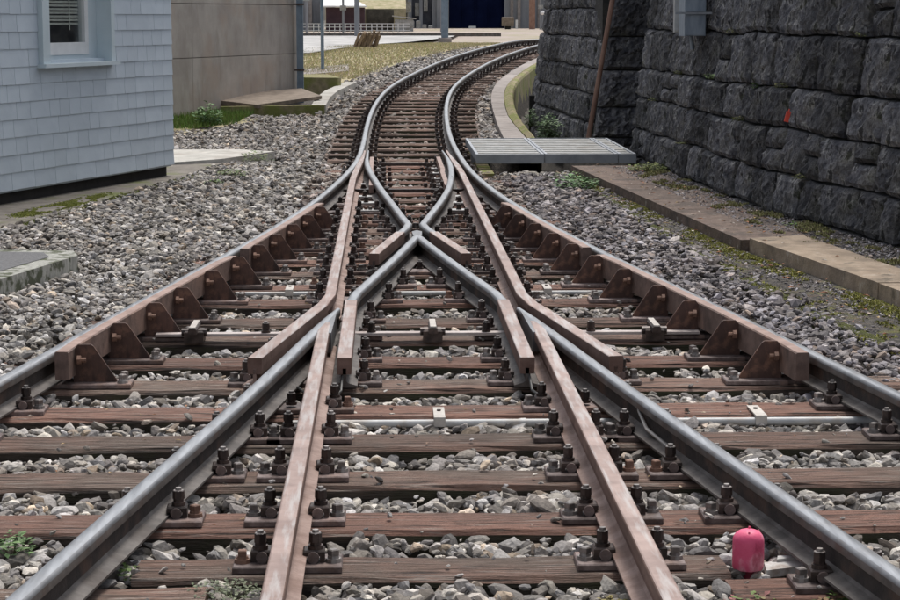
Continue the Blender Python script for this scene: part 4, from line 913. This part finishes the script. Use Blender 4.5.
def scatter(name, y0, y1, dens, size, level, seed, label, verge=False):
    r = np.random.default_rng(seed); vs = rock_variants(14, level, seed+1)
    xmax = .27*y1+1.4; n = int((y1-y0)*2*xmax*dens)
    x = r.uniform(-xmax, xmax, n); y = r.uniform(y0, y1, n)
    keep = np.abs(x+.2-.03*y) < .25*y+1.1
    if verge:
        kx = np.interp(y, [k[1] for k in KERB], [k[0] for k in KERB]); sx = np.interp(y, [9, 11.7, 14.1, 21.36], [3.0, 2.66, 2.33, 1.74]); sx2 = np.interp(y, [9, 11.7, 14.1, 21.36], [3.50, 3.12, 2.6, 2.15]); wx = np.interp(y, [9.8, 13.6, 16.9, 22.9], [4.3, 3.3, 2.84, 2.59])
        keep &= ((x > kx-.1) & (x < sx)) | ((x > sx2) & (x < wx)); keep &= r.random(n) < np.where(x > sx2, .8, np.clip(.35+1.2*np.array([mn.noise((a*3, b*2, 5)) for a, b in zip(x, y)]), .05, 1))
    else:
        kx = np.where(y < 21.45, np.interp(y, [k[1] for k in KERB], [k[0] for k in KERB])-.0, xt(y)+np.interp(y, [26, 29, 37, 48], [1.24, 1.23, 1.10, 1.08])); keep &= x < kx+r.normal(0, .05, n)*(y < 20)
    keep &= ~in_poly(x, y, PLATP) & ~in_poly(x, y, LOWP) & ~in_poly(x, y, GRP)
    lim = np.interp(y, [5, 24.6, 27.6, 28.4, 30.2, 30.4, 37, 38, 60], [-9, -9, -3.5, -2.5, -2.2, -1.25, -.9, -1.1, 0]); lim = np.where(y > 37.5, xt(y)-1.9, lim)
    keep &= x > lim
    x, y = x[keep], y[keep]; n = len(x)
    nz = np.array([mn.noise((a*1.7, b*1.7, 0)) for a, b in zip(x, y)])
    nz2 = np.array([mn.noise((a*5, b*5, 7)) for a, b in zip(x, y)])
    hw = np.array([.53+off(b)+.13 if b < 23 else 0 for b in y]); 
    lev = np.where(y < 23, np.where(np.abs(x) < hw, -.044, -.020+.04*np.clip((np.abs(x)-hw)/.5, 0, 1)), np.where(y < 33, -.062, -.045))
    lev = np.where(y < 6.4, np.maximum(lev, -.036), lev)
    lev += nz*.022+nz2*.012
    # sleepers: drop stones that would lie on top
    on = np.zeros(n, bool)
    for sy, a, b in allS: on |= (np.abs(y-sy) < .145) & (x > a-.01) & (x < b+.01)
    cover = (np.abs(x) > hw) & (nz+nz2*.6+r.normal(0, .12, n) > -.12); stray = (r.random(n) < .035) | cover
    kp = ~on | stray; 
    x, y, lev, on, nz, hw = x[kp], y[kp], lev[kp], on[kp], nz[kp], hw[kp]; n = len(x)
    cov = cover[kp] & on; lev = np.where(on, np.where(cov, lev+.02, .0), lev); on = on & ~cov; tiny = on
    far = (y > 23.2) & (np.abs(x-xt(y)) < .9) & (y < 46)
    hz = np.interp(y, TR[:, 1], cum); ph = np.abs((hz+FARO[0]) % .66-.33) if False else np.min(np.abs(hz[:, None]-FARS[None, :]), 1)
    kf = ~(far & (ph < .105) & (r.random(n) < np.where(np.abs(x-xt(y)) > .66, .18, np.where(y < 31, .93, .72))))
    x, y, lev, on, nz, hw = x[kf], y[kf], lev[kf], on[kf], nz[kf], hw[kf]; n = len(x)
    # keep stones below rails
    for f_, a, b in RAILDEF:
        ok = (y >= a) & (y < b); fx = np.array([f_(q) if q < 23 else 0 for q in y]); kill = ok & (np.abs(x-fx) < .075) & on
        lev[kill] = -.3
    sz = size*np.clip(np.exp(r.normal(0, .38, n)), .4, 1.6)*.5; sz = np.where(r.random(n) < .3, sz*.55, sz); sz = np.where(on, sz*.45, sz)
    if verge: lev = np.where(x > np.interp(y, [9, 11.7, 14.1, 21.36], [3.4, 3.05, 2.5, 2.0]), .098, .018)
    z = Tn(y)+lev+r.normal(0, .010 if not verge else .003, n)-sz*.25+on*sz*.5
    ax, ay, az = r.uniform(0, 2*np.pi, n), r.uniform(-.7, .7, n), r.uniform(0, 2*np.pi, n)
    # colours
    g = np.clip(np.exp(r.normal(-1.33, .50, n)), .05, .68); warm = r.uniform(0, 1, n)
    rust = np.clip(.20+.35*(np.abs(x-xt(y)) < 1.0)*(y > 13)+.15*nz, 0, .6)*r.uniform(.2, 1, n)
    rust = np.where(y > 23, rust*1.25, rust)
    colr = np.stack([g*(1.0+.09*warm), g*(.985+.03*warm), g*(.99-.11*warm)], 1)
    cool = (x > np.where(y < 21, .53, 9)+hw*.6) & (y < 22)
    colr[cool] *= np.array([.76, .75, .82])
    tan = r.random(n) < .06; colr[tan] *= np.array([1.18, 1.02, .86])
    colr = colr*(1-rust[:, None])+np.array([.21, .135, .105])*(.6+g[:, None]*1.6)*rust[:, None]
    tV = []; tF = []; tC = []; base = 0
    vi = r.integers(0, len(vs), n)
    for k, (V0, F0) in enumerate(vs):
        q = np.where(vi == k)[0]; m_ = len(q)
        if not m_: continue
        ca, sa = np.cos(ax[q]), np.sin(ax[q]); cb, sb = np.cos(ay[q]), np.sin(ay[q]); cc, sc = np.cos(az[q]), np.sin(az[q])
        Rz = np.zeros((m_, 3, 3)); Rz[:, 0, 0] = cc; Rz[:, 0, 1] = -sc; Rz[:, 1, 0] = sc; Rz[:, 1, 1] = cc; Rz[:, 2, 2] = 1
        Ry = np.zeros((m_, 3, 3)); Ry[:, 0, 0] = cb; Ry[:, 0, 2] = sb; Ry[:, 2, 0] = -sb; Ry[:, 2, 2] = cb; Ry[:, 1, 1] = 1
        M = Rz@Ry
        P = np.einsum('mij,vj->mvi', M, V0)*sz[q][:, None, None]+np.stack([x[q], y[q], z[q]], 1)[:, None, :]
        nv = len(V0)
        tV.append(P.reshape(-1, 3)); tF.append((F0[None]+(np.arange(m_)*nv)[:, None, None]+base).reshape(-1, 3))
        tC.append(np.repeat(colr[q], nv, 0)); base += nv*m_
    V_ = np.concatenate(tV); F_ = np.concatenate(tF); C_ = np.concatenate(tC)
    me = bpy.data.meshes.new(name); me.vertices.add(len(V_)); me.vertices.foreach_set('co', V_.astype(np.float32).ravel())
    me.loops.add(F_.size); me.loops.foreach_set('vertex_index', F_.astype(np.int32).ravel())
    me.polygons.add(len(F_)); me.polygons.foreach_set('loop_start', np.arange(0, F_.size, 3, dtype=np.int32))
    me.update(calc_edges=True); me.polygons.foreach_set('use_smooth', np.zeros(len(F_), bool))
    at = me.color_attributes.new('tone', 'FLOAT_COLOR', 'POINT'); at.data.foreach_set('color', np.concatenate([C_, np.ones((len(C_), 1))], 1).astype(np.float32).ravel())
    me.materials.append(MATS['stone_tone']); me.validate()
    o = link(name, me); tag(o, label, None, None, 'stuff'); print(name, n, 'stones', len(F_), 'tris')
scatter('ballast', 4.3, 9.2, 1000, .047, 2, 31, 'coarse crushed grey ballast stones in the foreground')
scatter('ballast', 9.2, 17.5, 720, .048, 1, 32, 'crushed ballast stones around the middle of the turnout')
scatter('ballast', 17.5, 30, 420, .058, 1, 33, 'reddish grey ballast stones around the upper switch blades')
scatter('ballast', 30, 57, 190, .075, 1, 34, 'far ballast stones along the curving track')

scatter('verge_grit', 7, 21.2, 1500, .019, 1, 35, 'fine grit and crumbs lying on the right verge', True)

# ------------------------------------------------------------------ weeds
def weed(name, loc, n, rad, hgt, leaf, cols, label, seed, stems=True, group='small weeds growing in the ballast'):
    r = random.Random(seed); vs = []; fs = []; tone = []
    for i in range(n):
        a = r.uniform(0, 6.283); q = rad*math.sqrt(r.random()); x, y = q*math.cos(a), q*math.sin(a); z = hgt*r.random()*(1-.5*q/rad)
        la = r.uniform(0, 6.283); L = leaf*r.uniform(.6, 1.3); wd = L*.38; ti = r.uniform(-.2, .8)
        dx, dy = math.cos(la), math.sin(la); b = len(vs)
        vs += [(x, y, z), (x+dx*L*.5-dy*wd, y+dy*L*.5+dx*wd, z+L*ti*.5), (x+dx*L, y+dy*L, z+L*ti*.6), (x+dx*L*.5+dy*wd, y+dy*L*.5-dx*wd, z+L*ti*.5)]
        fs += [(b, b+1, b+2, b+3)]; c = r.choice(cols); k = r.uniform(.7, 1.35); tone += [(c[0]*k, c[1]*k, c[2]*k, 1)]*4
        if stems and i % 3 == 0:
            b = len(vs); vs += [(x*.3-.0015, y*.3, 0), (x*.3+.0015, y*.3, 0), (x, y, z+.002)]; fs += [(b, b+1, b+2)]; tone += [(.09, .10, .04, 1)]*3
    me = bpy.data.meshes.new(name); me.from_pydata(vs, [], fs)
    at = me.color_attributes.new('tone', 'FLOAT_COLOR', 'POINT'); at.data.foreach_set('color', np.array(tone).ravel()); me.materials.append(MATS['leaf_tone'])
    o = link(name, me, None, loc); tag(o, label, 'weed', group); return o
gr = [(.10, .17, .05), (.14, .21, .08), (.08, .12, .05)]; gy = [(.14, .16, .10), (.18, .20, .13), (.10, .12, .07)]
weed('weed', (-.70, 5.78, -.05), 620, .13, .075, .013, gy, 'grey green weed clump left of the left rusty rail at the bottom', 1)
weed('weed', (-1.02, 6.02, -.04), 60, .035, .05, .022, [(.15, .22, .07), (.11, .17, .05)], 'tiny bright green sprout between the bottom left sleepers', 2)
weed('weed', (-1.42, 6.25, -.02), 90, .07, .08, .028, [(.15, .24, .10), (.11, .18, .07)], 'bright green weed at the lower left edge outside the rail', 3)
weed('weed', (.84, 5.60, -.05), 160, .10, .07, .022, [(.20, .16, .08), (.24, .10, .09), (.12, .17, .05)], 'reddish green weed in front of the pink container', 4)
weed('weed', (.43, 5.66, -.05), 90, .05, .05, .02, [(.24, .20, .08), (.20, .17, .05)], 'small yellow weed right of centre at the bottom edge', 5)
weed('weed', (1.09, 5.62, -.05), 80, .06, .08, .02, [(.22, .14, .07), (.12, .18, .05)], 'brown and green weed beside the right polished rail at the bottom', 6)
weed('weed', (1.66, 19.5, .0), 420, .22, .16, .045, [(.13, .24, .10), (.20, .30, .16), (.10, .19, .06)], 'pale green leafy plant in the ballast before the grating', 7)
weed('weed', (1.70, 20.6, .0), 200, .25, .10, .035, gr, 'flat green weed patch under the front edge of the grating', 8)
weed('weed', (-2.72, 28.4, .18), 380, .2, .32, .06, [(.12, .22, .09), (.20, .30, .15)], 'tall leafy green bush before the concrete panel wall', 9)
weed('weed', (-1.83, 21.0, .0), 300, .16, .12, .035, [(.16, .22, .10), (.22, .24, .13)], 'spreading weed at the ballast edge near the pale slab', 10)
weed('weed', (-1.70, 23.2, .02), 220, .18, .14, .035, [(.14, .19, .08), (.20, .2, .1)], 'greyish weed beside the tip of the pale slab', 11)
weed('weed', (-1.93, 20.0, .0), 110, .10, .08, .03, [(.18, .26, .10), (.12, .2, .06)], 'small bright weed on the edge of the concrete platform', 12)
weed('weed', (2.06, 27.8, .0), 600, .17, .40, .05, [(.24, .34, .18), (.32, .42, .26)], 'pale green plant growing in the ditch at the foot of the far wall', 13)
weed('weed', (1.96, 29.9, .05), 300, .10, .32, .04, [(.22, .32, .16), (.30, .40, .24)], 'second pale green plant farther along the ditch', 14)
weed('weed', (2.80, 18.6, 1.10), 60, .05, .06, .03, gr, 'tiny green fern in a joint of the near wall beside the box', 15, group='small ferns in the wall joints')
weed('weed', (2.99, 17.2, .76+.3), 90, .06, .08, .03, gr, 'green fern in the wall joint above the red tag', 16, group='small ferns in the wall joints')
weed('weed', (2.92, 15.2, .05), 260, .13, .07, .03, [(.12, .2, .05), (.18, .24, .08)], 'green grass tuft at the wall foot behind the tan slab', 17)
weed('weed', (2.50, 20.6, .1), 420, .22, .08, .035, [(.16, .2, .06), (.20, .22, .08)], 'yellow green tuft on the brown slabs at the wall corner', 18)
weed('weed', (1.33, 11.1, -.05), 70, .08, .16, .02, [(.22, .2, .10), (.16, .17, .07)], 'thin dry weed stalks between the right rails near the tie bar', 19)
weed('weed', (-.22, 13.2, -.05), 90, .05, .06, .02, [(.2, .26, .06)], 'small yellow green weed left of the central crossing', 20)
for k, (u, z, nn) in enumerate([(1.2, .77, 60), (2.4, 1.09, 80), (3.1, .42, 60), (4.6, 1.53, 60), (5.4, .77, 70), (6.6, 1.1, 50), (7.4, .42, 80), (8.2, 1.53, 50)]):
    x, y, n_ = polyline_at(NW, u); weed('weed', (x+.13*(z-.1)-.03, y, z), nn, .06, .05, .022, [(.16, .20, .07), (.22, .22, .09)], f'{ORD[k]} small moss tuft from the far end in the near wall joints', 60+k, group='small ferns in the wall joints')
# moss and litter on the verge
def s_moss(r):
    while True:
        y = r.uniform(8, 21); k = r.random(); sx = float(np.interp(y, [9, 11.7, 14.1, 21.36], [3.06, 2.69, 2.34, 1.75]))
        if k < .55: x = sx-.02-abs(r.normal(0, .07))
        elif k < .75: x = kerbx(y)+r.normal(0, .035)
        else: x = kerbx(y)+r.uniform(0, .5)
        if mn.noise((x*2.5, y*1.1, 4))+.8*mn.noise((x*11, y*6, 4)) > (-.12 if k < .55 else (-.05 if k < .75 else .3)) and x < sx: return x, y, .012
tufts('moss', 52000, s_moss, .012, [(.24, .24, .05), (.31, .30, .07), (.15, .16, .04), (.20, .17, .08)], 'yellow green moss bands on the right verge', 41, wd=.008, lean=1.2)
def s_moss3(r):
    while True:
        k = r.random(); x = -3.27+k*.49+r.normal(0, .05); y = 16.8+k*1.9+r.normal(0, .12)
        if mn.noise((x*6, y*2, 4))+.6*mn.noise((x*20, y*12, 4)) > -.1: return x, y, .03
tufts('moss', 14000, s_moss3, .006, [(.20, .22, .04), (.27, .28, .06), (.15, .17, .04)], 'green moss patch on the platform beside the blue building', 43, wd=.008, lean=1.2)
def s_moss4(r):
    y = r.uniform(12, 22); k = float(np.interp(y, [12.8, 15.75, 17.4, 19, 20.9, 22.84], [-3.9, -3.25, -2.93, -2.64, -2.30, -2.05])); return k+r.normal(.02, .03), y, r.uniform(-.02, .02)
tufts('moss', 9000, s_moss4, .02, [(.20, .24, .06), (.26, .27, .08), (.16, .15, .06)], 'moss fringe along the edge of the concrete platform', 44, wd=.006, lean=1.0)
def s_moss2(r):
    while True:
        y = r.uniform(10, 21.3); x = r.uniform(np.interp(y, [9, 14.1, 21.4], [3.45, 2.65, 2.2]), np.interp(y, [9.8, 13.5, 23], [4.3, 3.3, 2.55]))
        if mn.noise((x*3.5, y*1.6, 9))+.6*mn.noise((x*12, y*8, 2)) > .3: return x, y, .1
tufts('moss', 9000, s_moss2, .02, [(.24, .25, .09), (.30, .28, .12), (.18, .15, .09)], 'green moss and short grass at the foot of the near wall', 42, wd=.007, lean=1.0)
rr = np.random.default_rng(5); vs = []; fs = []; tone = []
for k in range(420):
    y = rr.uniform(7, 21.2); x = kerbx(y)+rr.uniform(.02, 1.1); z = .115 if (np.interp(y, [14.1, 21.4], [2.31, 1.76]) < x < np.interp(y, [14.1, 21.4], [2.86, 2.5]) and y > 14.1) else (.12 if (y < 14.2 and 2.35+(14.2-y)*.125 < x < 2.8+(14.2-y)*.14) else .03)
    if z == .12 and rr.random() < .85: continue
    a = rr.uniform(0, 6.28); L = rr.uniform(.012, .035); b = len(vs)
    vs += [(x-L*math.cos(a), y-L*math.sin(a), z), (x+L*.4*math.sin(a), y-L*.4*math.cos(a), z+.008), (x+L*math.cos(a), y+L*math.sin(a), z+.003), (x-L*.4*math.sin(a), y+L*.4*math.cos(a), z+.008)]; fs.append((b, b+1, b+2, b+3))
    c = [(.34, .14, .07), (.5, .45, .4), (.25, .16, .1), (.4, .28, .12)][rr.integers(4)]; tone += [(*c, 1)]*4
for k in range(170):
    y = rr.choice(YS[:12])+rr.uniform(-.11, .11); x = rr.uniform(-1.9, 1.9); z = .007; a = rr.uniform(0, 6.28); L = rr.uniform(.006, .017); b = len(vs)
    vs += [(x-L*math.cos(a), y-L*math.sin(a), z), (x+L*.35*math.sin(a), y-L*.35*math.cos(a), z+.004), (x+L*math.cos(a), y+L*math.sin(a), z+.002), (x-L*.35*math.sin(a), y+L*.35*math.cos(a), z+.004)]; fs.append((b, b+1, b+2, b+3))
    c = [(.34, .17, .09), (.42, .38, .33), (.2, .13, .09), (.4, .28, .14)][rr.integers(4)]; tone += [(*c, 1)]*4
me = bpy.data.meshes.new('fallen_leaves'); me.from_pydata(vs, [], fs); at = me.color_attributes.new('tone', 'FLOAT_COLOR', 'POINT'); at.data.foreach_set('color', np.array(tone).ravel()); me.materials.append(MATS['leaf_tone'])
tag(link('fallen_leaves', me), 'scattered fallen leaves and chips on the verge and sleepers', None, None, 'stuff')
